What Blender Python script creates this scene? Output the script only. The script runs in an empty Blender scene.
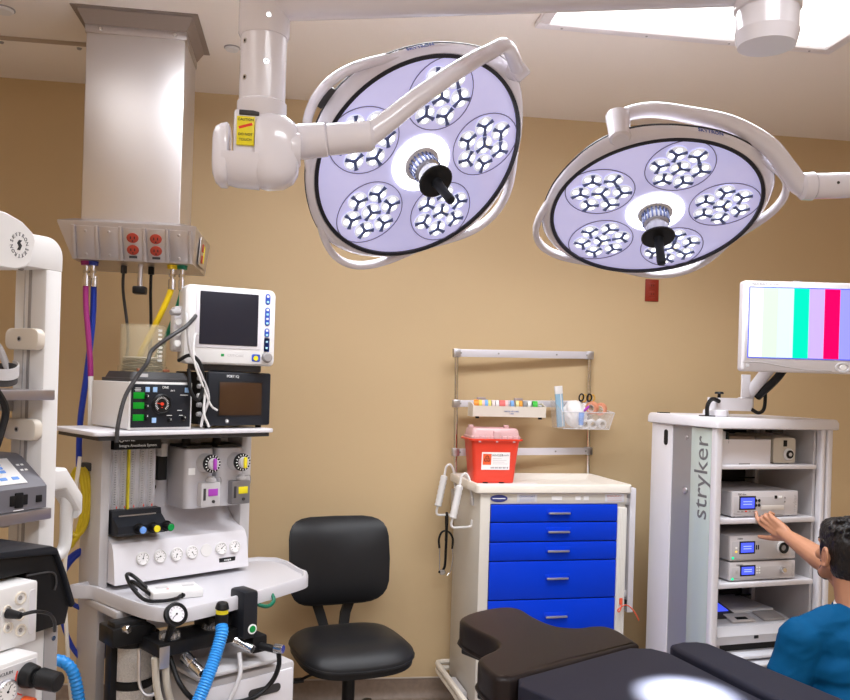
import bpy, bmesh, math, random
from mathutils import Vector as V, Matrix, Euler, noise
random.seed(7)
PI = math.pi
SC = bpy.context.scene
COL = SC.collection
R = math.radians

# ---------------------------------------------------------------- materials
MATS = {}
def mat(name, col, rough=.5, metal=0., spec=.5, emit=None, estr=0., bump=0., bscale=60., var=0., vscale=8.,
        trans=0., alpha=1., coat=0., ior=1.45, aniso=False, stretch=None):
    if name in MATS: return MATS[name]
    m = bpy.data.materials.new(name); m.use_nodes = True
    nt = m.node_tree; b = nt.nodes['Principled BSDF']
    b.inputs['Base Color'].default_value = (*col, 1)
    b.inputs['Roughness'].default_value = rough
    b.inputs['Metallic'].default_value = metal
    b.inputs['Specular IOR Level'].default_value = spec
    b.inputs['IOR'].default_value = ior
    b.inputs['Transmission Weight'].default_value = trans
    b.inputs['Alpha'].default_value = alpha
    b.inputs['Coat Weight'].default_value = coat
    if emit:
        b.inputs['Emission Color'].default_value = (*emit, 1)
        b.inputs['Emission Strength'].default_value = estr
    tc = nt.nodes.new('ShaderNodeTexCoord')
    src = tc.outputs['Object']
    if stretch:
        mp = nt.nodes.new('ShaderNodeMapping'); mp.inputs['Scale'].default_value = stretch
        nt.links.new(src, mp.inputs['Vector']); src = mp.outputs['Vector']
    if var > 0:
        n = nt.nodes.new('ShaderNodeTexNoise'); n.inputs['Scale'].default_value = vscale; n.inputs['Detail'].default_value = 4
        nt.links.new(src, n.inputs['Vector'])
        mx = nt.nodes.new('ShaderNodeMix'); mx.data_type = 'RGBA'
        mx.inputs[6].default_value = (*[max(0, c * (1 - var)) for c in col], 1)
        mx.inputs[7].default_value = (*[min(1, c * (1 + var)) for c in col], 1)
        nt.links.new(n.outputs['Fac'], mx.inputs[0]); nt.links.new(mx.outputs[2], b.inputs['Base Color'])
    if bump > 0:
        n2 = nt.nodes.new('ShaderNodeTexNoise'); n2.inputs['Scale'].default_value = bscale; n2.inputs['Detail'].default_value = 3
        nt.links.new(src, n2.inputs['Vector'])
        bp = nt.nodes.new('ShaderNodeBump'); bp.inputs['Strength'].default_value = bump; bp.inputs['Distance'].default_value = .01
        nt.links.new(n2.outputs['Fac'], bp.inputs['Height']); nt.links.new(bp.outputs['Normal'], b.inputs['Normal'])
    MATS[name] = m
    return m

M_WALL = mat('tan_wall_paint', (.64, .475, .275), .62, bump=.05, bscale=180, var=.03, vscale=3)
M_CEIL = mat('cream_ceiling_paint', (.90, .83, .77), .8, bump=.04, bscale=150)
M_FLOOR = mat('brown_sheet_floor', (.40, .34, .30), .45, var=.25, vscale=30)
M_BASE = mat('mottled_coved_base', (.27, .20, .155), .45, var=.3, vscale=40)
M_STEEL = mat('brushed_steel', (.68, .66, .67), .40, 1., bump=.02, bscale=10, stretch=(60, 60, 1.2))
M_STEELH = mat('brushed_steel_head', (.52, .49, .50), .36, 1., bump=.02, bscale=40, stretch=(1, 60, 60))
M_CHROME = mat('chrome', (.75, .75, .76), .15, 1.)
M_ALU = mat('satin_aluminium', (.62, .62, .66), .38, 1.)
M_FLANGE = mat('grey_painted_skirt', (.30, .25, .225), .45, .3)
M_LAMPW = mat('lamp_white_enamel', (.80, .775, .84), .22, coat=.4)
M_LAMPD = mat('lamp_black_gasket', (.015, .015, .022), .4)  # plain black of the gasket ring and rim seam
M_LENSPLATE = mat('lavender_lamp_glass', (.60, .60, .84), .12, .1, coat=.6, emit=(.60, .58, .95), estr=.44, var=.10, vscale=14)
M_CUP = mat('led_reflector', (.9, .93, 1), .2, emit=(.80, .86, 1), estr=.36)
M_CUPB = mat('led_lens_glow', (1, 1, 1), .2, emit=(.93, .96, 1), estr=2.2)
M_CUPY = mat('warm_led_glow', (1, .9, .6), .2, emit=(1, .86, .5), estr=1.3)
M_SPOKE = mat('led_spoke_grey', (.14, .18, .40), .3, .3)
M_GROOVE = mat('module_outline', (.24, .23, .36), .4)
M_WHITE = mat('white_plastic', (.78, .765, .76), .35, var=.02)
M_WHITEC = mat('cool_white_plastic', (.74, .72, .76), .3)
M_WARMW = mat('warm_white_enamel', (.76, .69, .60), .35)
M_CARTW = mat('cart_enamel', (.66, .62, .56), .38, bump=.02, bscale=300)
M_TRAYW = mat('cream_tray', (.80, .74, .66), .35)
M_LGREY = mat('light_grey_enamel', (.56, .54, .55), .4)
M_MGREY = mat('mid_grey_enamel', (.35, .33, .33), .45)
M_DGREY = mat('dark_grey_plastic', (.05, .048, .05), .45, spec=0.35)
M_BLACK = mat('black_plastic', (.010, .010, .011), .4, spec=0.3)
M_PANEL = mat('charcoal_panel', (.016, .018, .024), .4, spec=0.3)
M_LEATH = mat('black_leather', (.016, .016, .018), .40, bump=.05, bscale=260, spec=0.3)
M_PADBR = mat('dark_brown_vinyl', (.015, .0105, .010), .38, bump=.04, bscale=220, spec=0.2)
M_PADNV = mat('charcoal_navy_pad_cloth', (.020, .021, .036), .55, bump=.03, bscale=350, spec=0.22)
M_BLUE = mat('royal_blue_enamel', (.0, .040, .62), .35, spec=0.25)
M_GAPD = mat('dark_gap', (.01, .012, .03), .6)
M_RED = mat('sharps_red_plastic', (.78, .055, .025), .32)
M_PINKLID = mat('clear_pink_lid', (.85, .55, .56), .2, alpha=.75)
M_PAPER = mat('white_paper', (.86, .84, .84), .6)
M_ORANGE = mat('label_orange', (.85, .12, .03), .5)
M_OUTLET = mat('hospital_red_outlet', (.30, .030, .014), .4)
M_CLEAR = mat('clear_plastic', (.92, .90, .92), .08, alpha=.17)
M_TINT = mat('smoky_clear_cylinder', (.60, .52, .36), .08, alpha=.20)
M_INK = mat('black_ink', (.02, .02, .025), .5)
M_GINK = mat('grey_ink', (.17, .17, .18), .5)
M_BINK = mat('blue_ink', (.05, .10, .42), .5)
M_WINK = mat('self_lit_white_ink', (.85, .85, .85), .5, emit=(1, 1, 1), estr=.08)  # faint glow put into the print colour, though ink gives no light
M_SCREEN = mat('dark_screen', (.022, .022, .032), .22, spec=.4)
M_BRSCR = mat('brown_screen', (.055, .026, .012), .25)
M_GLED = mat('green_display', (0, .12, .01), .3, emit=(0, .75, .03), estr=.22)
M_GGLOW = mat('green_switch_glow', (0, .5, .2), .3, emit=(0, 1, .45), estr=.8)
M_BLUSCR = mat('blue_lcd', (.05, .08, .8), .3, emit=(.07, .11, 1.0), estr=.85)
M_BLUSCR2 = mat('pale_lcd_text', (.3, .4, 1), .3, emit=(.35, .45, 1.0), estr=.9)
M_PURPLE = mat('purple_hose', (.30, .02, .16), .45)
M_HBLUE = mat('blue_hose_rubber', (.01, .035, .33), .4)
M_HYEL = mat('yellow_hose_rubber', (.80, .55, .01), .4)
M_HGRN = mat('green_hose_rubber', (.0, .14, .075), .4)
M_SKYB = mat('breathing_tube_blue', (.03, .30, .80), .35)
M_YEL = mat('yellow_marker', (.85, .72, .02), .45)
M_YCAB = mat('mustard_cable', (.55, .40, .01), .45)
M_VIO = mat('violet_marker', (.42, .06, .50), .45)
M_LBLUE = mat('light_blue_marker', (.16, .36, .85), .4)
M_GREEN = mat('green_marker', (.0, .30, .06), .4)
M_KEYB = mat('blue_keys', (.03, .09, .50), .4)
M_SODA = mat('white_granules', (.72, .68, .64), .8, bump=.8, bscale=220, var=.25, vscale=180)
M_SKIN = mat('skin', (.50, .235, .135), .5, bump=.03, bscale=150, var=.08, vscale=20)
M_HAIR = mat('black_hair', (.010, .008, .008), .38, bump=.9, bscale=90, stretch=(1, 1, .25))
M_BEARD = mat('short_dark_beard', (.035, .02, .015), .7)
M_SCRUB = mat('teal_blue_scrubs', (.0, .075, .20), .75, bump=.12, bscale=40, spec=0.15)
M_SEAM = mat('scrub_seam', (.0, .055, .16), .8)
M_GLASSG = mat('pale_green_glass', (.50, .57, .54), .15, coat=.3)
M_PERF = mat('perforated_grey_metal', (.36, .36, .37), .45, .4)
M_RACKIN = mat('rack_interior', (.30, .31, .33), .5)
M_BEIGE = mat('beige_plastic', (.60, .55, .47), .45)
M_PRN = mat('printer_grey', (.60, .60, .64), .4)
M_TROF = mat('troffer_lens', (1, 1, 1), .5, emit=(1, .97, .96), estr=1.6)
M_FROST = mat('frosted_lens', (.9, .9, .93), .3)
M_TAPEO = mat('salmon_tape', (.85, .36, .22), .5)

# ---------------------------------------------------------------- mesh builder
def T(x=0, y=0, z=0): return Matrix.Translation((x, y, z))
def RX(d): return Matrix.Rotation(R(d), 4, 'X')
def RY(d): return Matrix.Rotation(R(d), 4, 'Y')
def RZ(d): return Matrix.Rotation(R(d), 4, 'Z')
def align(p0, p1):
    d = V(p1) - V(p0)
    return T(*p0) @ d.to_track_quat('Z', 'Y').to_matrix().to_4x4(), d.length

class MB:
    def __init__(s, M=None):
        s.bm = bmesh.new(); s.mi = 0; s.M = M or Matrix()
    def add(s, bm, M=None):
        M = s.M @ (M or Matrix())
        vm = [s.bm.verts.new(M @ v.co) for v in bm.verts]
        bm.verts.index_update()
        flip = M.determinant() < 0
        for f in bm.faces:
            vs = [vm[v.index] for v in f.verts]
            if flip: vs.reverse()
            try:
                nf = s.bm.faces.new(vs); nf.material_index = s.mi; nf.smooth = len(vs) < 9
            except ValueError: pass
        bm.free(); return s
    def box(s, x0, x1, y0, y1, z0, z1, bev=0., seg=2, M=None):
        bm = bmesh.new(); bmesh.ops.create_cube(bm, size=1)
        sx, sy, sz = x1 - x0, y1 - y0, z1 - z0
        for v in bm.verts: v.co = V((v.co.x * sx, v.co.y * sy, v.co.z * sz))
        if bev > 0:
            bev = min(bev, .49 * min(sx, sy, sz))
            bmesh.ops.bevel(bm, geom=list(bm.edges), offset=bev, segments=seg, affect='EDGES', profile=.5)
        return s.add(bm, (M or Matrix()) @ T((x0 + x1) / 2, (y0 + y1) / 2, (z0 + z1) / 2))
    def cyl(s, p0, p1, r0, r1=None, seg=24, bev=0., M=None):
        r1 = r0 if r1 is None else r1
        A, L = align(p0, p1)
        if bev > 0: prof = [(0, 0), (r0 - bev, 0), (r0, bev), (r1, L - bev), (r1 - bev, L), (0, L)]
        else: prof = [(0, 0), (r0, 0), (r1, L), (0, L)]
        return s.lathe(prof, (M or Matrix()) @ A, seg)
    def lathe(s, prof, M=None, seg=32):
        bm = bmesh.new(); rings = []
        for r, z in prof:
            if r < 1e-6: rings.append([bm.verts.new((0, 0, z))])
            else: rings.append([bm.verts.new((r * math.cos(2 * PI * i / seg), r * math.sin(2 * PI * i / seg), z)) for i in range(seg)])
        for a, b in zip(rings, rings[1:]):
            for i in range(seg):
                j = (i + 1) % seg
                if len(a) == 1 and len(b) == 1: continue
                if len(a) == 1: bm.faces.new((a[0], b[j], b[i]))
                elif len(b) == 1: bm.faces.new((a[i], a[j], b[0]))
                else: bm.faces.new((a[i], a[j], b[j], b[i]))
        bmesh.ops.recalc_face_normals(bm, faces=list(bm.faces))
        return s.add(bm, M)
    def sphere(s, c, r, scale=(1, 1, 1), M=None, u=20, v=12):
        bm = bmesh.new(); bmesh.ops.create_uvsphere(bm, u_segments=u, v_segments=v, radius=1)
        return s.add(bm, (M or Matrix()) @ T(*c) @ Matrix.Diagonal((r * scale[0], r * scale[1], r * scale[2], 1)))
    def prism(s, poly, z0, z1, M=None, bev=0., seg=2):
        bm = bmesh.new()
        vs = [bm.verts.new((x, y, z0)) for x, y in poly]
        f = bm.faces.new(vs)
        r = bmesh.ops.extrude_face_region(bm, geom=[f])
        for g in r['geom']:
            if isinstance(g, bmesh.types.BMVert): g.co.z = z1
        bmesh.ops.recalc_face_normals(bm, faces=list(bm.faces))
        if bev > 0:
            es = [e for e in bm.edges if abs(e.verts[0].co.z - e.verts[1].co.z) < 1e-6]
            bmesh.ops.bevel(bm, geom=es, offset=bev, segments=seg, affect='EDGES', profile=.5)
        return s.add(bm, M)
    def tube(s, pts, r, seg=10, closed=False, sm=6, M=None, caps=True, rib=0., ribn=0):
        P = spline(pts, sm, closed) if sm > 1 else [V(p) for p in pts]
        if rib > 0: P = resample(P, ribn)
        n = len(P); bm = bmesh.new(); rings = []
        rr = r if callable(r) else (lambda t: r)
        d0 = (P[1] - P[0]).normalized()
        up = V((0, 0, 1)) if abs(d0.z) < .9 else V((1, 0, 0))
        N = d0.cross(up).normalized()
        for i in range(n):
            if closed: d = (P[(i + 1) % n] - P[i - 1])
            else: d = P[min(i + 1, n - 1)] - P[max(i - 1, 0)]
            d.normalize()
            N = (N - d * N.dot(d)).normalized(); B = d.cross(N)
            q = rr(i / (n - 1)) + (rib if (rib and i % 2) else 0)
            rings.append([bm.verts.new(P[i] + N * (q * math.cos(2 * PI * k / seg)) + B * (q * math.sin(2 * PI * k / seg))) for k in range(seg)])
        m = n if closed else n - 1
        for i in range(m):
            a, b = rings[i], rings[(i + 1) % n]
            for k in range(seg):
                j = (k + 1) % seg
                bm.faces.new((a[k], a[j], b[j], b[k]))
        if not closed and caps:
            bm.faces.new(list(reversed(rings[0]))); bm.faces.new(rings[-1])
        bmesh.ops.recalc_face_normals(bm, faces=list(bm.faces))
        return s.add(bm, M)
    def loft(s, sections, M=None, caps=True):
        bm = bmesh.new()
        rings = [[bm.verts.new(p) for p in sec] for sec in sections]
        k = len(rings[0])
        for a, b in zip(rings, rings[1:]):
            for i in range(k):
                j = (i + 1) % k
                bm.faces.new((a[i], a[j], b[j], b[i]))
        if caps:
            bm.faces.new(list(reversed(rings[0]))); bm.faces.new(rings[-1])
        bmesh.ops.recalc_face_normals(bm, faces=list(bm.faces))
        return s.add(bm, M)
    def build(s, name, mats, parent=None, ang=35, sub=0):
        me = bpy.data.meshes.new(name); s.bm.to_mesh(me); s.bm.free()
        for m in (mats if isinstance(mats, (list, tuple)) else [mats]): me.materials.append(m)
        me.set_sharp_from_angle(angle=R(ang))
        o = bpy.data.objects.new(name, me); COL.objects.link(o)
        if parent: o.parent = parent
        if sub:
            md = o.modifiers.new('subsurf', 'SUBSURF'); md.levels = sub; md.render_levels = sub
        return o

def spline(pts, sm=6, closed=False):
    P = [V(p) for p in pts]; n = len(P); out = []
    if n < 3 and not closed:
        return [P[0].lerp(P[-1], i / sm) for i in range(sm + 1)]
    rng = range(n if closed else n - 1)
    for i in rng:
        if closed: a, b, c, d = P[i - 1], P[i], P[(i + 1) % n], P[(i + 2) % n]
        else:
            b, c = P[i], P[i + 1]
            a = P[i - 1] if i else b * 2 - c
            d = P[i + 2] if i + 2 < n else c * 2 - b
        for k in range(sm):
            t = k / sm
            out.append(.5 * ((2 * b) + (c - a) * t + (2 * a - 5 * b + 4 * c - d) * t * t + (3 * b - a - 3 * c + d) * t ** 3))
    if not closed: out.append(P[-1])
    return out
def resample(P, n):
    L = [0]
    for a, b in zip(P, P[1:]): L.append(L[-1] + (b - a).length)
    out = []; j = 0
    for i in range(n):
        t = L[-1] * i / (n - 1)
        while j < len(L) - 2 and L[j + 1] < t: j += 1
        out.append(P[j].lerp(P[j + 1], (t - L[j]) / max(1e-9, L[j + 1] - L[j])))
    return out
def rrect(x0, x1, y0, y1, r, n=5):
    out = []
    for cx, cy, a0 in ((x1 - r, y1 - r, 0), (x0 + r, y1 - r, 90), (x0 + r, y0 + r, 180), (x1 - r, y0 + r, 270)):
        for i in range(n + 1):
            a = R(a0 + 90 * i / n); out.append((cx + r * math.cos(a), cy + r * math.sin(a)))
    return out

def tag(o, label, cat, group=None, kind=None):
    if label: o['label'] = label
    if cat: o['category'] = cat
    if group: o['group'] = group
    if kind: o['kind'] = kind
    return o
def thing(name, label, cat, loc=(0, 0, 0), rz=0, group=None, M=None):
    o = bpy.data.objects.new(name, None); COL.objects.link(o)
    o.empty_display_size = .05
    if M is not None: o.matrix_world = M
    else: o.location = loc; o.rotation_euler = (0, 0, R(rz))
    return tag(o, label, cat, group)
def struct(o):
    o['kind'] = 'structure'; return o
def copy_tree(o, parent=None):
    c = o.copy(); COL.objects.link(c)
    if parent: c.parent = parent
    for ch in list(o.children): copy_tree(ch, c)
    return c
def text(name, body, size, M, m, parent, extrude=.0006, ax='CENTER', sx=1.):
    cu = bpy.data.curves.new(name + '_curve', 'FONT'); cu.body = body; cu.size = size; cu.extrude = extrude
    cu.align_x = ax; cu.align_y = 'CENTER'; cu.resolution_u = 3
    tmp = bpy.data.objects.new(name + '_tmp', cu); COL.objects.link(tmp)
    dg = bpy.context.evaluated_depsgraph_get()
    me = bpy.data.meshes.new_from_object(tmp.evaluated_get(dg))
    bpy.data.objects.remove(tmp)
    me.transform(M @ Matrix.Diagonal((sx, 1, 1, 1)))
    me.materials.clear(); me.materials.append(m)
    o = bpy.data.objects.new(name, me); COL.objects.link(o)
    if parent: o.parent = parent
    return o
FRONT = RX(90)           # text lying in XY turned to face -Y
LEFT = RZ(-90) @ RX(90)  # text facing -X, reading towards -Y

# ---------------------------------------------------------------- camera
def make_camera():
    f, a, rho = 850., R(8), .03
    r0 = V((math.cos(a), -math.sin(a), 0)); u0 = V((0, 0, 1)); F = V((math.sin(a), math.cos(a), 0))
    r = r0 * math.cos(rho) + u0 * math.sin(rho); u = -r0 * math.sin(rho) + u0 * math.cos(rho)
    cam = bpy.data.cameras.new('camera'); o = bpy.data.objects.new('camera', cam); COL.objects.link(o)
    o.matrix_world = Matrix(((r.x, u.x, -F.x, 0), (r.y, u.y, -F.y, 0), (r.z, u.z, -F.z, 1.6), (0, 0, 0, 1)))
    cam.sensor_width = 36; cam.lens = 36; cam.shift_y = 31 / 850; cam.clip_start = .05
    SC.camera = o
make_camera()

# ---------------------------------------------------------------- room shell
XL, XR, YB, YF, H = -2.6, 3.6, 4.25, -2.6, 2.97
def slab(name, m, *b): return struct(MB().box(*b).build(name, m))
slab('floor', M_FLOOR, XL - .1, XR + .1, YF - .1, YB + .1, -.1, 0)
slab('ceiling', M_CEIL, XL - .1, XR + .1, YF - .1, YB + .1, H, H + .1)
slab('wall_back', M_WALL, XL - .1, XR + .1, YB, YB + .1, 0, H)
slab('wall_left', M_WALL, XL - .1, XL, YF, YB, 0, H)
slab('wall_right', M_WALL, XR, XR + .1, YF, YB, 0, H)
slab('wall_rear', M_WALL, XL - .1, XR + .1, YF - .1, YF, 0, H)
def cove(name, L, M):
    mb = MB(); prof = [(0, 0), (-.05, 0), (-.05, .002), (-.025, .008), (-.01, .025), (-.006, .05), (-.006, .1), (0, .1)]
    mb.loft([[V((x, y, z)) for y, z in prof] for x in (0, L)], M)
    o = struct(mb.build(name, [M_BASE])); return o
cove('baseboard_back', XR - XL, T(XL, YB, 0))
cove('baseboard_left', YB - YF, T(XL, YF, 0) @ RZ(90))
cove('baseboard_right', YB - YF, T(XR, YB, 0) @ RZ(-90))
struct(MB().box(XL, XR, YB - .009, YB, .1, .106, .001).build('trim_1', mat('pale_caulk', (.55, .48, .42), .5)))

# ceiling access panel and discs
p = thing('ceiling_panel', 'cream access panel screwed to the ceiling left of the steel column', 'panel', (-1.6, 4.0, H))
MB().box(-.7, .72, -.27, .2, -.012, 0, .003).build('board', M_CEIL, p)
MB().box(-.7, .72, -.285, -.275, -.016, 0, .002).build('edge_strip', mat('ceil_edge', (.45, .36, .28), .6), p)
for x in (.305, .615):
    MB().lathe([(0, -.02), (.008, -.018), (.011, -.012), (0, -.012)], T(x, -.245, 0), 12).build('screw', M_MGREY, p)
def disc(x, y, r, lab):
    d = thing('sprinkler_cover', lab, 'sprinkler cover', (x, y, H))
    MB().lathe([(0, -.012), (r * .85, -.012), (r, -.006), (r, 0), (0, 0)], None, 32).build('cover_plate', M_WHITE, d)
    MB().lathe([(r, -.004), (r * 1.12, -.003), (r * 1.12, 0), (r, 0)], None, 32).build('rim', M_MGREY, d)
disc(-1.185, 3.44, .04, 'round white sprinkler cover on the ceiling at the far left corner')
disc(-.345, 3.64, .03, 'small round white sprinkler cover on the ceiling behind the lamp column')

# ceiling light troffers: housing frame + glowing lens, with an area lamp of the lens's size
def troffer(x0, x1, y0, y1, lab, power, lx=True, spread=150):
    t = thing('ceiling_light', lab, 'ceiling light', ((x0 + x1) / 2, (y0 + y1) / 2, H))
    w, d = (x1 - x0) / 2, (y1 - y0) / 2; fr = .045
    mb = MB()
    for b in ((-w, w, -d, -d + fr), (-w, w, d - fr, d), (-w, -w + fr, -d + fr, d - fr), (w - fr, w, -d + fr, d - fr)):
        mb.box(*b, -.022, 0, .005)
    mb.build('frame', mat('troffer_frame', (.80, .76, .78), .4), t)
    MB().box(-w + fr, w - fr, -d + fr, d - fr, -.010, -.001).build('lens', M_TROF, t)
    for i in range(4):
        for yy in (-d + fr / 2, d - fr / 2):
            MB().lathe([(0, -.0245), (.004, -.024), (.005, -.0225), (0, -.0225)], T(-w + .1 + i * (2 * w - .2) / 3, yy, 0), 10).build('screw', M_MGREY, t)
    L = bpy.data.lights.new('ceiling_light_lamp', 'AREA'); L.shape = 'RECTANGLE'; L.size = 2 * (w - fr); L.size_y = 2 * (d - fr)
    L.energy = power; L.color = (.905, .945, 1); L.spread = R(spread)
    o = bpy.data.objects.new('ceiling_light_lamp', L); COL.objects.link(o); o.location = (0, 0, -.03); o.parent = t
troffer(.82, 2.03, 2.50, 3.14, 'lit white ceiling light with screwed frame behind the lamp arm', 20, spread=130)
troffer(-.45, .75, 2.40, 3.00, 'unseen lit ceiling light between the two lamps, added to brighten the wall', 24, spread=175)  # out of view, added to brighten the middle of the back wall
troffer(-1.28, -.66, 1.70, 2.90, 'unseen lit ceiling light over the left equipment, placed for the column reflection', 4, spread=110)  # out of view, placed so the steel column reflects something bright
troffer(-1.56, -.94, .35, 1.55, 'unseen lit ceiling light in front of the left equipment, placed for the column reflection', 7, spread=140)  # also unseen, carries the bright reflection further down the column
troffer(-1.76, -1.14, -1.0, .20, 'unseen lit ceiling light over the left foreground, placed for the column reflection', 14, spread=150)  # unseen third panel, put in for the lower end of that reflection
troffer(.1, 1.3, .2, .8, 'lit ceiling light over the middle foreground', 36, spread=150)
troffer(1.9, 3.1, .5, 1.1, 'lit ceiling light over the right foreground', 14, spread=120)
troffer(-.6, .6, -1.6, -1.0, 'lit ceiling light at the rear of the room', 40)
W = bpy.data.worlds.new('world'); SC.world = W; W.use_nodes = True
W.node_tree.nodes['Background'].inputs[0].default_value = (.9, .85, .8, 1)
W.node_tree.nodes['Background'].inputs[1].default_value = .05
vs = SC.view_settings; vs.view_transform = 'Standard'; vs.look = 'None'; vs.gamma = 1; vs.exposure = .19; vs.use_curve_mapping = False

# ---------------------------------------------------------------- stainless service column
g = thing('service_column', 'brushed stainless steel ceiling column with red power outlets at its foot', 'service column', (-.68, 3.38, 0))
cw, cd = .183, .31
MB().box(-cw, cw, 0, cd, 2.175, 2.93, .006).build('column_cover', M_STEEL, g)
mb = MB(); mb.box(-cw - .004, cw + .004, -.004, cd + .004, 2.885, 2.915, .002); mb.build('top_band', M_STEELH, g)
for x in (-.13, .145):
    MB().lathe([(0, 0), (.009, .001), (.006, .006), (0, .007)], T(x, -.004, 2.9) @ RX(90), 12).build('screw', M_CHROME, g)
e = .05
sec = lambda o, z: [V((-cw - o, -o, z)), V((cw + o, -o, z)), V((cw + o, cd + o, z)), V((-cw - o, cd + o, z))]
mb = MB(); mb.loft([sec(.004, 2.915), sec(e - .02, H - .006), sec(e, H - .004), sec(e, H), sec(.02, H)], caps=False)
mb.build('ceiling_skirt', M_FLANGE, g)
# head: flared service box
hd = MB()
def hsec(x0, x1, y0, y1, z): return [V((x0, y0, z)), V((x1, y0, z)), V((x1, y1, z)), V((x0, y1, z))]
hd.loft([hsec(-.200, .240, -.03, .36, 2.02), hsec(-.248, .252, -.07, .40, 2.15), hsec(-.248, .252, -.07, .40, 2.158), hsec(-.2, .2, -.01, .34, 2.176)])
head = hd.build('service_head', M_STEELH, g, 20)
# front bays: plates separated by ribs, lying on the sloped front
hv = V((0, -.04, .13)).normalized()
FM = T(0, -.03, 2.02) @ Matrix(((1, 0, 0, 0), (0, hv.y, -hv.z, 0), (0, hv.z, hv.y, 0), (0, 0, 0, 1)))  # x along, y up the slope, z outward
bays = [-.19, -.108, -.022, .064, .147, .232]
for i in range(5):
    x0, x1 = bays[i] + .007, bays[i + 1] - .007
    b = MB(FM); b.box(x0, x1, .008, .126, 0, .004, .001)
    pl = b.build('outlet_plate', M_STEELH, head)
    c = (x0 + x1) / 2
    if i in (2, 3):
        for yy in (.045, .09):
            b = MB(FM); b.prism([(c + .021 * math.cos(k * PI / 10) * 1.05, yy + .019 * math.sin(k * PI / 10)) for k in range(20)], .004, .009, bev=.001); b.mi = 1
            for dx in (-.007, .007): b.box(c + dx - .002, c + dx + .002, yy - .004, yy + .006, .0088, .0094)
            b.cyl((c, yy - .011, .0088), (c, yy - .011, .0094), .003, seg=8)
            b.build('red_socket', [M_OUTLET, M_BLACK], pl)
        b = MB(FM); b.box(c - .015, c + .015, .013, .022, .004, .006, .001); b.build('socket_label', M_DGREY, pl)
    else:
        for yy in (.02, .108): MB(FM).sphere((c, yy, .004), .006, (1, 1, .5), u=10, v=6).build('screw', M_STEELH, pl)
for x in bays:
    b = MB(FM); b.prism([(x - .009, .002), (x + .009, .002), (x + .006, .13), (x - .006, .13)], 0, .016, bev=.004); b.build('divider_rib', M_STEELH, head)
# right end face outlets
ev = V((.01, 0, .13)).normalized()
EM = T(.245, 0, 2.02) @ Matrix(((0, ev.x, ev.z, 0), (1, 0, 0, 0), (0, ev.z, -ev.x, 0), (0, 0, 0, 1)))
b = MB(EM); b.box(.06, .26, .012, .12, 0, .004, .001); pl = b.build('outlet_plate', M_STEELH, head)
for yy in (.04, .085):
    b = MB(EM); b.box(.11, .14, yy - .016, yy + .016, .004, .009, .003); b.build('red_socket', M_OUTLET, pl)
b = MB(EM); b.box(.17, .19, .03, .1, .004, .006, .001); b.build('yellow_label', M_YEL, pl)
# underside fittings
for x, m in ((-.165, M_PURPLE), (-.14, M_HBLUE), (.155, M_HYEL), (.192, M_HGRN)):
    b = MB(); b.cyl((x, .03, 2.022), (x, .03, 2.005), .021, .019, 16); b.mi = 1; b.cyl((x, .03, 2.005), (x, .03, 1.955), .009, .008, 12); b.cyl((x, .03, 1.985), (x, .03, 1.975), .013, seg=6)
    b.build('gas_fitting', [m, M_CHROME], g)
b = MB(); b.cyl((.03, .06, 2.03), (.03, .06, 1.93), .010, seg=12); b.mi = 1; b.box(.005, .055, .035, .085, 1.905, 1.935, .006); b.build('toggle_rod', [M_ALU, M_BLACK], g)

# wall outlet
w = thing('wall_outlet', 'dark red duplex power outlet on the tan wall under the right lamp', 'outlet', (1.782, YB, 2.11))
MB().box(-.037, .037, -.007, 0, -.058, .058, .003).build('face_plate', M_OUTLET, w)
for z in (-.022, .022):
    b = MB(); b.box(-.017, .017, -.011, -.006, z - .015, z + .015, .005); b.mi = 1
    for dx in (-.006, .006): b.box(dx - .0015, dx + .0015, -.0115, -.0105, z - .002, z + .007)
    b.build('socket', [M_OUTLET, M_BLACK], w)

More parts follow.
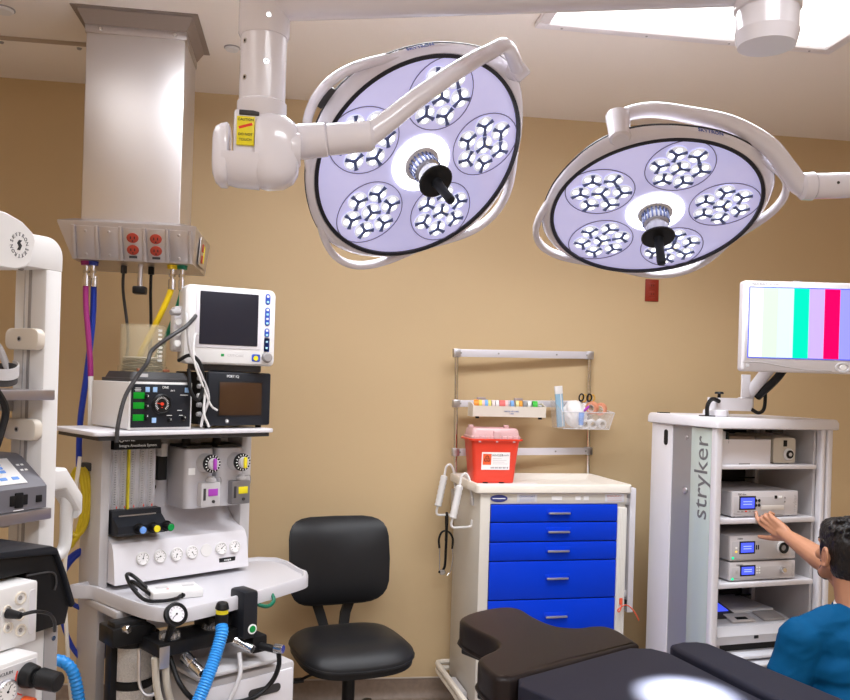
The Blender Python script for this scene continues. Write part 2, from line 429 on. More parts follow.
# ---------------------------------------------------------------- surgical lamps
def superell(Rm, bulge, n=72, z=0, c45=0.):
    pts = []
    for i in range(n):
        a = 2 * PI * i / n
        c = (.5 + .5 * math.cos(4 * a)) ** 1.5                  # soft corners; the pivot corner at 0 degrees is solid
        r = Rm + bulge * c * (.34 if math.cos(a) > .7 else .22)
        pts.append(V((r * math.cos(a), r * math.sin(a), z)))
    return pts
def ring_annulus(mb, r0, r1, z0, z1, M=None, seg=72):
    mb.lathe([(r0, z0), (r1, z0), (r1, z1), (r0, z1), (r0, z0)], M, seg)
def lamp_head(root, M, corners):
    """housing local frame: face looks down -Z, pivot corner along +X"""
    RF = .314
    mb = MB(M)
    S = lambda Rm, b, z: superell(Rm, b, 96, z)
    # outer shell, from the face lip back over the rim to a flat domed back
    inner = lambda r, z: [V((r * math.cos(2 * PI * i / 96), r * math.sin(2 * PI * i / 96), z)) for i in range(96)]
    mb.loft([inner(RF, .012), inner(RF, -.004), inner(RF + .006, -.008), S(.322, .035, -.004), S(.330, .055, .004), S(.335, .060, .016), S(.328, .056, .030), S(.30, .045, .045), S(.2, .01, .062), S(.05, 0, .068)])
    housing = mb.build('housing', M_LAMPW, root, 50)
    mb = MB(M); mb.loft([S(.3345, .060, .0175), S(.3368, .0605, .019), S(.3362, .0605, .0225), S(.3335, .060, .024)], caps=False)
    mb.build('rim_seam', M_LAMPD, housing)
    # three grab handles: the outline of a rounded square carried past the round shell at corners 90, 180, 270
    for k in corners:
        A = M @ RZ(k)
        secs = []
        for i in range(25):
            a = R(-36 + 72 * i / 24); c = (.5 + .5 * math.cos(4 * a)) ** 1.2
            ro = .330 + .062 * c; ri = ro - .024 + .004 * c
            z0, z1 = .000, .030
            ca, sa = math.cos(a), math.sin(a)
            pr = rrect(ri, ro, z0, z1, .010, 3)
            secs.append([V((r * ca, r * sa, z)) for r, z in pr])
        mb = MB(A); mb.loft(secs)
        mb.build('grab_handle', M_LAMPW, housing, 60)
    mb = MB(M); ring_annulus(mb, RF - .007, RF + .0035, -.0095, .004, seg=96); mb.build('black_gasket', M_LAMPD, root)
    mb = MB(M); mb.lathe([(0, .006), (RF - .006, .006), (RF - .006, -.002), (.10, -.004), (0, -.004)], None, 96)
    face = mb.build('glass_face', M_LENSPLATE, root)
    # five LED clusters
    for k in range(5):
        A = M @ RZ(36 + 72 * k) @ T(.199, 0, -.0045)
        mb = MB(A); n = 40
        ov = [((.104 + .006 * math.cos(2 * PI * i / n)) * math.cos(2 * PI * i / n), .098 * math.sin(2 * PI * i / n)) for i in range(n)]
        mb.tube([(x, y, 0) for x, y in ov], .0016, 6, closed=True, sm=1)
        cl = mb.build('led_cluster', M_GROOVE, face)
        cl['label'] = 'oval outlined cluster of seven round leds'
        for j in range(7):
            x, y = (0, 0) if j == 0 else (.0615 * math.cos(R(60 * j + 30)), .0615 * math.sin(R(60 * j + 30)))
            rl = .0295
            mb = MB(A @ T(x, y, 0) @ RZ(random.choice((0, 20, 60, 90)) + 90))
            mb.mi = 0
            mb.lathe([(0, -.004), (rl * .8, -.0035), (rl, 0), (0, .001)], None, 20)
            mb.mi = 1
            for q in range(3):       # bright petals
                c = R(120 * q + 60)
                mb.sphere((rl * .50 * math.cos(c), rl * .50 * math.sin(c), -.0035), rl * .33, (1, 1, .28), u=10, v=6)
            mb.mi = 2
            for q in range(3):       # dark spokes
                c = 120 * q
                mb.prism([(0, -.0055), (rl * .55, -.0036), (rl * .98, -.0062), (rl * .98, .0062), (rl * .55, .0036), (0, .0055)], -.0072, -.0045, RZ(c))
            mb.sphere((0, 0, -.0055), .0052, (1, 1, .5), u=10, v=6)
            if j == 0:
                mb.mi = 3; mb.sphere((-.012, -.004, -.0045), .009, (1, .6, .3), u=10, v=6)
            mb.build('led_lens', [M_CUP, M_CUPB, M_SPOKE, M_CUPY], cl)
    # bright ring of segments round the handle
    mb = MB(M)
    for i in range(16):
        a0, a1 = 360 / 16 * i + 1.2, 360 / 16 * (i + 1) - 1.2
        poly = [(.052 * math.cos(R(a)), .052 * math.sin(R(a))) for a in (a0, (a0 + a1) / 2, a1)] + [(.088 * math.cos(R(a)), .088 * math.sin(R(a))) for a in (a1, (a0 + a1) / 2, a0)]
        mb.prism(poly, -.010, -.003)
    mb.build('centre_light_ring', M_CUPB, root)
    mb = MB(M); ring_annulus(mb, .040, .052, -.014, -.002); mb.mi = 0
    hr = mb.build('handle_socket', M_FROST, root)
    mb = MB(M)
    mb.lathe([(0, -.004), (.040, -.004), (.040, -.02), (.036, -.022), (.036, -.03), (.040, -.032), (.038, -.05), (.030, -.052), (.030, -.062), (.034, -.064), (.034, -.09), (.028, -.096), (0, -.096)], None, 32)
    mb.mi = 1
    for i in range(20):
        a = 2 * PI * i / 20; mb.box(.036, .0415, -.0025, .0025, -.05, -.006, M=RZ(18 * i))
    mb.build('handle_collar', [M_ALU, M_SPOKE], root)
    mb = MB(M); mb.lathe([(0, -.094), (.046, -.096), (.05, -.099), (.05, -.104), (.046, -.107), (0, -.108)], None, 32); dk = mb.build('handle_guard', M_BLACK, root)
    mb = MB(M); mb.lathe([(0, -.106), (.016, -.106), (.014, -.12), (.0125, -.15), (.0135, -.19), (.012, -.198), (.006, -.2), (0, -.2)], None, 20); mb.build('handle_grip', M_PANEL, root)
    return housing
def frame(c, n, X):
    c, n, X = V(c), V(n).normalized(), V(X)
    Z = -n; X = (X - Z * X.dot(Z)).normalized(); Y = Z.cross(X)
    return Matrix(((X.x, Y.x, Z.x, c.x), (X.y, Y.y, Z.y, c.y), (X.z, Y.z, Z.z, c.z), (0, 0, 0, 1)))
def spot(root, M, target, power, ang=11):
    L = bpy.data.lights.new('lamp_beam', 'SPOT'); L.energy = power; L.spot_size = R(ang); L.spot_blend = .45; L.shadow_soft_size = .04; L.color = (.90, .94, 1)
    o = bpy.data.objects.new('lamp_beam', L); COL.objects.link(o)
    p = M @ V((0, 0, -.22)); q = (V(target) - p).to_track_quat('-Z', 'Y').to_matrix().to_4x4()
    o.parent = root; o.matrix_local = Matrix.Translation(p - root.location) @ q

# left lamp, with the ceiling column and the boom it hangs from
root = thing('surgical_light', 'left surgical lamp on a white boom, drop tube and yoke, tilted steeply', 'surgical light', (.96, 1.72, H))
IV = T(-.96, -1.72, -H)
C1 = V((.302, 2.381, 2.218)); ML = frame(C1, (.356, -.655, -.667), (.666, -.322, .673))
MLL = IV @ ML
hs = lamp_head(root, MLL, (84, 165, 262))
J = V((-.121, 2.045, 0)); HB = V((.965, 1.72, 0))
mb = MB(IV); mb.cyl((HB.x, HB.y, 2.345), (HB.x, HB.y, 2.375), .060, .067, 40); mb.cyl((HB.x, HB.y, 2.375), (HB.x, HB.y, H), .065, .065, 40); mb.build('ceiling_hub', M_LAMPW, root)
mb = MB(IV); mb.lathe([(.0655, 0), (.070, .004), (.070, .10), (.0655, .104)], T(HB.x, HB.y, 2.42), 40); mb.build('hub_collar', M_LAMPW, root)
dr = (HB - J).normalized()
mb = MB(IV); mb.cyl(J + dr * .03 + V((0, 0, 2.492)), HB - dr * .02 + V((0, 0, 2.492)), .052, .054, 36); mb.build('boom_arm', M_LAMPW, root)
mb = MB(IV); mb.lathe([(0, 2.557), (.045, 2.557), (.059, 2.542), (.060, 2.405), (.056, 2.397), (0, 2.395)], T(J.x, J.y, 0), 40); mb.build('elbow_sleeve', M_LAMPW, root)
mb = MB(IV); mb.lathe([(0, 2.40), (.054, 2.40), (.054, 2.245), (.058, 2.242), (.058, 2.212), (.05, 2.20), (0, 2.20)], T(J.x, J.y, 0), 40)
dt = mb.build('drop_tube', M_LAMPW, root)
for a, z in ((-80, 2.325), (-138, 2.375), (-135, 2.29), (-78, 2.43)):
    mb = MB(IV @ T(J.x, J.y, z) @ RZ(a)); mb.cyl((.053, 0, 0), (.0558 if z < 2.4 else .0618, 0, 0), .006, seg=12); mb.mi = 1; mb.cyl((.0556, 0, 0), (.0564, 0, 0), .003, seg=6); mb.build('screw', [M_CHROME, M_BLACK], dt)
# knuckle joint: a stem between two rounded cheeks
K = V((J.x, J.y, 2.128))
mb = MB(IV @ T(*K)); mb.box(-.060, .030, -.052, .04, -.03, .085, .008); st = mb.build('joint_stem', M_LAMPW, root)
mb = MB(IV @ T(*K)); mb.box(-.052, -.012, -.058, -.051, .000, .066, .001); lb = mb.build('warning_label', M_YEL, st)
mb = MB(IV @ T(*K)); mb.box(-.016, .016, -.0585, -.0578, -.003, .003, M=T(-.032, 0, .044) @ RY(-18)); mb.build('red_mark', M_RED, lb)
for z, s_, tx in ((.058, .008, 'CAUTION'), (.024, .008, 'DO NOT'), (.012, .008, 'TOUCH')):
    text('lettering', tx, s_, IV @ T(*K) @ T(-.032, -.0583, z) @ FRONT, M_INK, lb)
mb = MB(IV @ T(*K)); mb.box(-.048, -.002, -.0545, -.050, .070, .082, .002); mb.build('slot_window', M_DGREY, st)
mb = MB(IV @ T(*K))
def sq(x, r, zc=0, k=3.0, yc=-.006):
    out = []
    for i in range(36):
        a = 2 * PI * i / 36; c, s_ = math.cos(a), math.sin(a)
        q = r / (abs(c) ** k + abs(s_) ** k) ** (1 / k)
        out.append(V((x, q * c * .78 + yc, q * s_ + zc)))
    return out
mb.loft([sq(-.012, .055), sq(-.010, .076), sq(0, .084), sq(.02, .088), (sq(.055, .084)), sq(.078, .070), sq(.089, .05), sq(.091, .03)])
mb.loft([sq(-.108, .03, -.012), sq(-.107, .05, -.012), sq(-.101, .064, -.014), sq(-.09, .072, -.016), sq(-.076, .074, -.014), sq(-.072, .070, -.014)])
# belly joining both cheeks under the stem
arc = [R(x) for x in range(186, 356, 10)]
def bel(x, ro, ri): return [V((x, ro * .8 * math.cos(a) - .006, -.010 + ro * .95 * math.sin(a))) for a in arc] + [V((x, ri * .8 * math.cos(a) - .006, -.010 + ri * .9 * math.sin(a))) for a in reversed(arc)]
mb.loft([bel(-.085, .074, .05), bel(-.05, .082, .05), bel(0, .084, .05)])
mb.build('joint_body', M_LAMPW, root, 50)
mb = MB(IV @ T(*K)); mb.cyl((.07, -.020, .006), (.0945, -.020, .006), .045, .040, 28, .003); mb.build('joint_cap', M_LAMPW, root)
# side tube then the curved yoke to the pivot corner
A0 = K + V((.075, .005, .030)); A1 = V((.145, 2.03, 2.182))
mb = MB(IV); mb.cyl(A0, A0 + (A1 - A0) * .42, .042, .040, 32, .003); mb.cyl(A0 + (A1 - A0) * .40, A1, .038, .036, 32, .008); at_ = mb.build('side_tube', M_LAMPW, root)
PV = ML @ V((.36, 0, -.02))
mb = MB(IV); mb.tube([A1 - V((.04, 0, .010)), A1 - V((.012, 0, -.002)), V((.175, 2.033, 2.218)), V((.254, 2.045, 2.290)), V((.355, 2.071, 2.374)), V((.437, 2.11, 2.437)), V((.49, 2.155, 2.472)), PV], lambda t: .031 - .012 * min(1, t * 1.3), 18, sm=8); mb.build('yoke', M_LAMPW, root)
pa = ML.to_3x3() @ V((0, 0, 1))
px_ = ML.to_3x3() @ V((1, 0, 0))
mb = MB(IV); mb.cyl(PV - px_ * .02, PV + px_ * .022, .022, .024, 24, .004); mb.cyl(PV - pa * .01 - px_ * .005, PV + pa * .07 - px_ * .02, .020, .03, 24, .004); mb.build('pivot_block', M_LAMPW, root)
# nameplate slot at corner
mb = MB(MLL @ RZ(262) @ T(.366, 0, 0)); mb.box(-.010, .010, -.030, .030, .004, .03, .002); mb.build('control_strip', M_DGREY, hs)
text('lettering', 'SKYTRON', .017, MLL @ RZ(-52) @ T(.3345, 0, .0095) @ RZ(90) @ RX(90) , M_BINK, hs)
spot(root, ML, (.92, 1.10, .90), 500)

# right lamp
root = thing('surgical_light', 'right surgical lamp on a horizontal tube, face turned down to the table', 'surgical light', (1.9, 2.17, H))
IV = T(-1.9, -2.17, -H)
C2 = V((1.045, 2.487, 2.144)); MR = frame(C2, (-.06, -.46, -.886), (-.594, -.681, .427)); MRL = IV @ MR
hs = lamp_head(root, MRL, (107, 183, 268))
PV = MR @ V((.346, 0, .065)); pa = MR.to_3x3() @ V((0, 0, 1))
mb = MB(IV); mb.cyl(PV - pa * .07, PV + pa * .026, .030, .034, 28, .006); mb.build('pivot_block', M_LAMPW, root)
B0 = V((1.385, 2.245, 2.185)); B1 = V((1.9, 2.17, 2.215))
mb = MB(IV); mb.tube([PV + V((.0, 0, .0)), V((.875, 2.288, 2.368)), V((.945, 2.277, 2.380)), V((1.043, 2.26, 2.368)), V((1.155, 2.235, 2.342)), V((1.259, 2.225, 2.290)), V((1.325, 2.235, 2.232)), B0 + V((-.012, .002, .004)), B0 + V((.02, 0, 0))], lambda t: .019 + .011 * t, 18, sm=8); mb.build('yoke', M_LAMPW, root)
dx = (B1 - B0).normalized()
mb = MB(IV); mb.cyl(B0 - dx * .012, B0 + dx * .032, .038, .040, 32, .008); mb.cyl(B0 + dx * .03, B1, .036, .036, 32); tb = mb.build('side_tube', M_LAMPW, root)
mb = MB(IV); mb.cyl((1.46, 2.199, 2.19), (1.46, 2.196, 2.19), .004, seg=10); mb.build('screw', M_DGREY, tb)
mb = MB(IV); mb.cyl((1.9, 2.17, 2.15), (1.9, 2.17, H), .055, .055, 32); mb.build('drop_tube', M_LAMPW, root)
text('lettering', 'SKYTRON', .017, MRL @ RZ(42) @ T(.3345, 0, .0095) @ RZ(90) @ RX(90), M_BINK, hs)
spot(root, MR, (.89, 1.845, .897), 2300, 10.5)

# ---------------------------------------------------------------- anaesthesia machine (front turned to the right)
def gauge(mb_M, r, parent, rim=M_WHITE, face=M_PAPER, ticks=8, name='gauge', needle=200):
    mb = MB(mb_M); mb.lathe([(0, 0), (r, 0), (r, .006), (r * .86, .009), (r * .82, .006), (0, .005)], None, 28); mb.mi = 1
    mb.lathe([(0, .0056), (r * .8, .0056), (r * .8, .0062), (0, .0062)], None, 24); mb.mi = 2
    for i in range(ticks):
        a = R(-40 + 260 * i / (ticks - 1)); mb.box(r * .58, r * .74, -.0007, .0007, .0062, .0066, M=RZ(math.degrees(a)))
    mb.box(-r * .1, r * .6, -.0008, .0008, .0066, .0074, M=RZ(needle)); mb.cyl((0, 0, .006), (0, 0, .008), r * .1, seg=10)
    return mb.build(name, [rim, face, M_INK], parent)

a = thing('anesthesia_machine', 'white anesthesia machine with flow tubes, two vaporizers and a work tray, under the steel column', 'anesthesia machine', (-.694, 3.127, 0), 36)
MB().box(-.012, .022, -.005, .17, .12, 1.385, .006).build('side_post', M_LGREY, a)
MB().box(.555, .60, -.005, .17, .12, 1.385, .006).build('side_post', M_LGREY, a)
MB().box(.022, .555, .10, .16, .62, 1.385, .004).build('back_panel', M_WHITEC, a)
MB().box(-.012, .60, -.30, .19, .10, .14, .01).build('base_plate', M_MGREY, a)
for x in (.03, .56):
    for y in (-.26, .14):
        mb = MB(); mb.cyl((x - .015, y, .05), (x + .015, y, .05), .05, seg=20, bev=.006); mb.mi = 1; mb.box(x - .02, x + .02, y - .02, y + .02, .08, .105, .004); mb.build('caster', [M_BLACK, M_CHROME], a)
# top shelf
mb = MB(); mb.prism(rrect(-.11, .60, -.165, .20, .02), 1.383, 1.398, bev=.003); mb.mi = 1; mb.box(-.09, .58, -.155, .19, 1.368, 1.384); mb.build('top_shelf', [M_WHITEC, M_DGREY], a)  # dark slab underneath stands in for the shadow below the shelf
# flow meter bank
fm = MB(); fm.box(.028, .21, .03, .10, 1.10, 1.325, .004); fm = fm.build('flowmeter_bank', mat('flow_backing', (.74, .73, .78), .3), a)
mb = MB(); mb.box(.028, .208, -.012, .10, 1.322, 1.372, .003); tp = mb.build('title_plate', M_BLACK, a)
text('lettering', 'ONE', .019, T(.085, -.0125, 1.358) @ FRONT, M_WINK, tp); text('lettering', 'Integra Anesthesia System', .0135, T(.118, -.0125, 1.336) @ FRONT, M_WINK, tp)
mb = MB(); mb.lathe([(.007, 0), (.009, 0), (.009, .001), (.007, .001), (.007, 0)], T(.055, -.012, 1.358) @ RX(90), 16); mb.build('emblem', M_WINK, tp)
for i, x in enumerate((.048, .078, .112, .150, .182)):
    mb = MB(); mb.cyl((x, .018, 1.105), (x, .018, 1.323), .0105, seg=16); mb.build('flow_tube', mat('flow_tube_glass', (.85, .86, .9), .1, alpha=.22), fm)
    mb = MB()
    for k in range(22): mb.box(x - .0075, x - .0015, .0055, .0068, 1.125 + k * .0088, 1.1268 + k * .0088)
    mb.mi = 1; mb.box(x + .002, x + .006, .0055, .0068, 1.11, 1.118)
    mb.build('scale', [M_INK, M_RED], fm)
MB().box(.092, .098, .006, .02, 1.105, 1.33).build('yellow_scale', M_YEL, fm)
mb = MB(); mb.prism([(-.05, 1.02), (-.06, 1.03), (-.06, 1.055), (-.015, 1.085), (-.01, 1.105), (.1, 1.105), (.1, 1.015)], .028, .215, Matrix(((0, 0, 1, 0), (1, 0, 0, 0), (0, 1, 0, 0), (0, 0, 0, 1))), .003); kb = mb.build('knob_block', M_PANEL, a)
MB().box(.05, .19, -.0325, -.03, 1.082, 1.086, M=T(0, .012, .002)).build('silver_line', M_ALU, kb)
for x, m in ((.105, M_LBLUE), (.158, M_YEL), (.212, M_GREEN)):
    mb = MB(); mb.cyl((x, -.055, 1.043), (x, -.095, 1.043), .013, .015, 20, .002); mb.cyl((x, -.055, 1.043), (x, -.062, 1.043), .02, seg=20); mb.mi = 1; mb.cyl((x, -.095, 1.043), (x, -.0985, 1.043), .0125, seg=20, bev=.001); mb.build('flow_knob', [M_BLACK, m], kb)
# controls between the tubes and vaporizers
mb = MB(); mb.box(.215, .25, .02, .10, 1.20, 1.29, .003); mb.mi = 1; mb.box(.215, .24, .0, .10, 1.29, 1.34, .003); mb.mi = 2
mb.cyl((.222, .10, 1.17), (.222, .07, 1.17), .011, seg=14); mb.mi = 3; mb.cyl((.222, .10, 1.135), (.222, .075, 1.135), .010, seg=14); mb.build('control_column', [M_BLACK, M_LGREY, M_BLACK, mat('pinkish_knob', (.6, .25, .3), .4)], a)
# vaporizers
def vaporizer(x, lm, h, mdark):
    mb = MB(); mb.prism(rrect(x, x + .118, -.07, .085, .022), 1.098, 1.322, bev=.006)
    v = mb.build('vaporizer', mat('vaporizer_silver', (.60, .59, .63), .35, .1), a)
    mb = MB(); mb.box(x + .01, x + .115, -.055, .08, 1.322, 1.333, .003); mb.mi = 1; mb.cyl((x + .035, 0, 1.33), (x + .035, 0, 1.355), .016, seg=16, bev=.002); mb.build('lid', [M_DGREY, M_BLACK], v)
    c = V((x + .082, -.07, 1.268))
    mb = MB(); mb.cyl(c + V((-.006, .01, 0)), c + V((0, -.035, 0)), .037, .031, 28, .002); mb.build('dial_cone', M_LGREY, v)
    mb = MB(); mb.cyl(c + V((0, -.034, 0)), c + V((0, -.05, 0)), .034, seg=28, bev=.002); mb.mi = 1
    for k in range(16): mb.box(.025, .032, -.0015, .0015, .0505, .0512, M=T(*c) @ RX(90) @ RZ(22.5 * k))
    mb.build('dial_ring', [M_BLACK, M_WINK], v)
    mb = MB(); mb.cyl(c + V((0, -.05, 0)), c + V((0, -.063, 0)), .0225, .021, 24, .003); mb.mi = 1; mb.box(c.x - .006, c.x + .006, c.y - .072, c.y - .06, c.z - .021, c.z + .021, .003); mb.build('dial', [M_LGREY, lm], v)
    mb = MB(); mb.box(x + .05, x + .13, -.10, -.06, 1.105, 1.195, .004); fb = mb.build('filler_block', mdark, v)
    MB().box(x + .078, x + .118, -.1025, -.099, 1.145, 1.172, .001).build('agent_label', lm, fb)
    mb = MB(); mb.box(x + .058, x + .068, -.102, -.099, 1.13, 1.175, .001); mb.cyl((x + .10, -.099, 1.124), (x + .10, -.104, 1.124), .006, seg=12); mb.build('sight_glass', M_DGREY, fb)
    mb = MB(); mb.lathe([(0, 0), (.017, 0), (.02, .004), (.019, .012), (.012, .016), (.012, .022), (0, .024)], T(x + .1, -.08, 1.195), 20); mb.build('filler_cap', M_LGREY, fb)
    mb = MB(); mb.tube([(x + .115, -.08, 1.21), (x + .135, -.085, 1.212), (x + .142, -.082, 1.195), (x + .138, -.08, 1.175)], .0018, 6); mb.build('cap_tether', M_MGREY, fb)
    return v
v1 = vaporizer(.278, M_VIO, 0, M_LGREY); v2 = vaporizer(.408, M_YEL, 0, mat('vaporizer_dark', (.26, .25, .26), .35, .5))
MB().box(.288, .316, -.0715, -.069, 1.225, 1.25, .001).build('maker_label', M_WINK, v1)
mb = MB(); mb.cyl((.60, .05, 1.18), (.614, .05, 1.18), .04, seg=20, bev=.005); mb.build('side_knob', M_DGREY, a)
# gauge fascia (curved)
prof = [(.10, 1.09), (.085, 1.06), (.04, 1.02), (0, 1.005), (-.03, .99), (-.045, .965), (-.06, .88), (-.065, .852), (.10, .852)]
mb = MB(); mb.loft([[V((x, y, z)) for y, z in prof] for x in (.022, .03, .555, .563)]); gf = mb.build('gauge_fascia', M_WHITEC, a, 25)
nrm = V((0, -.085, .015)).normalized()
GA = Matrix(((1, 0, 0, 0), (0, -.174, -.985, 0), (0, .985, -.174, 0), (0, 0, 0, 1)))
for i, x in enumerate((.128, .195, .260, .322, .383, .446, .505)):
    Mx = T(x, -.0505, .932) @ Matrix(((1, 0, 0, 0), (0, .17, -.985, 0), (0, .985, .17, 0), (0, 0, 0, 1)))
    if i == 4: mb = MB(Mx); mb.lathe([(0, 0), (.024, 0), (.023, .0025), (0, .003)], None, 28); mb.build('blank_plug', M_WHITE, gf)
    else: gauge(Mx, .0245, gf, needle=(70, 200, 250, 300, 0, 40, 60)[i])
MB(T(.47, -.0575, .888) @ RX(10)).box(-.035, .035, -.004, .002, -.008, .008, .001).build('maker_plate', M_BLACK, gf)
text('lettering', 'integra', .011, T(.47, -.0625, .888) @ FRONT, M_WINK, gf)
# work tray
def tpoly(o): return [(-.03 + o, .09 - o), (-.028 + o, .0), (-.018 + o, -.15), (-.004 + o, -.30)] + [(.02 + o * .7, -.385 + o * .7), (.06 + o * .5, -.43 + o), (.12, -.447 + o), (.36, -.405 + o), (.58, -.345 + o), (.66 - o * .5, -.315 + o)] + [(.70 - o, -.27 + o * .5), (.72 - o, -.2), (.71 - o, .09 - o)]
def smooth2(poly): 
    p = [V((x, y, 0)) for x, y in poly]; q = spline(p, 4, True); return [(v.x, v.y) for v in q]
out_, inn = smooth2(tpoly(0)), smooth2(tpoly(.022))
mb = MB(); S3 = lambda P, z: [V((x, y, z)) for x, y in P]
mb.loft([S3(smooth2(tpoly(.03)), .795), S3(out_, .80), S3(out_, .838), S3(smooth2(tpoly(.004)), .845), S3(smooth2(tpoly(.014)), .845), S3(inn, .834)]); tr = mb.build('work_tray', mat('tray_white', (.60, .585, .62), .3), a, 40)
MB().box(.63, .70, -.2, .08, .77, .797, .004).build('tray_bracket', M_LGREY, a); MB().box(-.03, .03, -.2, .08, .77, .797, .004).build('tray_bracket', M_LGREY, a)
# drawer cabinet under the tray
cb = MB().box(  .13, .53, -.44, .10, .14, .585, .012).build('drawer_cabinet', M_LGREY, a)
for k in range(2):
    d_ = MB().box(.145, .515, -.452, -.44, .37 - k * .22, .565 - k * .22, .006).build('drawer', M_WHITEC, cb)
    mb = MB(); mb.prism(rrect(.33, .46, .495 - k * .22, .525 - k * .22, .014), 0, .004, T(0, -.451, 0) @ RX(90)); mb.build('pull_slot', M_DGREY, d_)
mb = MB(); mb.box(.13, .45, -.46, -.10, .60, .615, .006); mb.box(.17, .41, -.42, -.14, .586, .601); mb.build('pull_out_plate', M_LGREY, a)
# absorber
ab = MB(T(.03, 0, 0)); 
for z0, z1 in ((.685, .735), (.545, .575), (.39, .43)): ab.cyl((.0, -.2, z0), (.0, -.2, z1), .074, seg=32, bev=.004)
ab.box(-.085, -.05, -.225, -.175, .12, .72, .004); ab.box(.05, .085, -.225, -.175, .12, .72, .004)
ab = ab.build('absorber_canister', M_BLACK, a)
for z0, z1 in ((.575, .685), (.43, .545)):
    MB(T(.03, 0, 0)).cyl((0, -.2, z0), (0, -.2, z1), .069, seg=32).build('granule_chamber', M_SODA, ab)
MB(T(.03, 0, 0)).box(-.03, .02, -.2705, -.2688, .445, .453).build('print', M_INK, ab); MB(T(.02, 0, 0)).box(-.1, .01, -.3, -.24, .735, .79, .006).build('canister_clamp', M_BLACK, ab)
mb = MB(T(.02, 0, 0)); mb.cyl((-.08, -.28, .765), (-.06, -.32, .77), .014, seg=14, bev=.003); mb.build('clamp_knob', M_CHROME, ab)
OX = T(-.09, 0, 0)
mb = MB(OX); mb.box(.0, .13, -.31, -.2, .715, .775, .005); mb.box(.10, .40, -.42, -.28, .69, .735, .006); mb.box(.30, .44, -.38, -.28, .715, .775, .006); mf = mb.build('valve_manifold', M_BLACK, a)
MB(OX).box(.105, .14, -.4225, -.419, .655, .725, .002).build('steel_plate', M_ALU, mf)
for x, y in ((.165, -.37), (.33, -.36)):
    mb = MB(OX); mb.lathe([(0, 0), (.036, 0), (.036, .012), (.031, .02), (.02, .026), (0, .028)], T(x, y, .735), 28); vd = mb.build('valve_dome', M_CLEAR, mf)
    mb = MB(OX); mb.lathe([(0, .002), (.024, .002), (.024, .01), (0, .012)], T(x, y, .735), 12); mb.mi = 1
    for k in range(8): mb.cyl((x + .031 * math.cos(k * PI / 4), y + .031 * math.sin(k * PI / 4), .735), (x + .031 * math.cos(k * PI / 4), y + .031 * math.sin(k * PI / 4), .75), .003, seg=8)
    mb.build('valve_disc', [M_WHITE, M_CHROME], vd)
for p0, p1 in (((.20, -.41, .675), (.215, -.50, .64)), ((.375, -.38, .70), (.42, -.47, .67))):
    p0, p1 = V(p0), V(p1); mb = MB(OX); mb.cyl(p0, p0.lerp(p1, .45), .021, .020, 20, .002); mb.cyl(p0.lerp(p1, .42), p1, .017, .0155, 20); mb.mi = 1; mb.cyl(p1, p1 + (p1 - p0) * .012, .012, seg=16); mb.build('breathing_port', [M_CHROME, M_BLACK], mf)
mb = MB(OX); mb.tube([(.08, -.33, .70), (.075, -.35, .60), (.09, -.37, .565), (.12, -.385, .57), (.125, -.38, .60)], .006, 8); mb.build('bent_tube', M_ALU, mf)
# pressure gauge on stalk
mb = MB(OX); mb.cyl((.14, -.40, .735), (.14, -.43, .80), .010, seg=12); mb.cyl((.14, -.42, .76), (.14, -.455, .81), .008, seg=12); pgs = mb.build('gauge_stalk', M_BLACK, a)
GM = T(.14, -.458, .835) @ RX(62)
mb = MB(OX @ GM); mb.lathe([(0, -.022), (.034, -.022), (.038, -.014), (.038, .002), (.034, .003), (.034, 0), (0, 0)], None, 28); mb.build('gauge_body', M_BLACK, pgs)
gauge(OX @ GM @ T(0, 0, -.004), .032, pgs, M_BLACK, M_WHITEC, 10, 'gauge_dial', 215)
# black valve housing on the tray edge, hose cap
mb = MB(OX); mb.box(.39, .45, -.455, -.36, .70, .865, .012); bh = mb.build('valve_housing', M_PANEL, a)
mb = MB(OX); mb.cyl((.425, -.4555, .735), (.425, -.458, .735), .017, seg=20); mb.mi = 1; mb.cyl((.425, -.4575, .735), (.425, -.459, .735), .012, seg=16); mb.build('green_sticker', [M_WINK, M_GREEN], bh)
mb = MB(OX); mb.box(.44, .50, -.44, -.36, .64, .70, .008); mb.cyl((.47, -.44, .665), (.50, -.50, .66), .013, seg=14); mb.mi = 1; mb.cyl((.495, -.49, .665), (.51, -.52, .665), .016, seg=16, bev=.002); mb.build('hose_clamp', [M_BLACK, M_CHROME], bh)
mb = MB(OX); mb.tube([(.505, -.50, .655), (.515, -.49, .60), (.50, -.47, .54), (.44, -.46, .50), (.34, -.465, .505), (.22, -.47, .54), (.17, -.44, .60), (.16, -.38, .68)], .0085, 10); mb.build('black_hose', M_BLACK, a)
mb = MB(OX); mb.tube([(.475, -.38, .80), (.52, -.40, .785), (.555, -.39, .80), (.555, -.36, .83)], .007, 8); mb.build('green_tube', M_HGRN, bh)
mb = MB(OX); mb.tube([(.38, -.45, .66), (.36, -.49, .60), (.31, -.50, .52), (.25, -.50, .44), (.16, -.48, .30)], .0075, 8); mb.build('grey_tube', M_LGREY, a)
for x in (.10, .135): mb = MB(OX); mb.tube([(x, -.40, .69), (x + .01, -.405, .58), (x + .05, -.41, .46), (x + .09, -.42, .3)], .012, 8, M=None); mb.build('flat_strap', M_BEIGE, a)

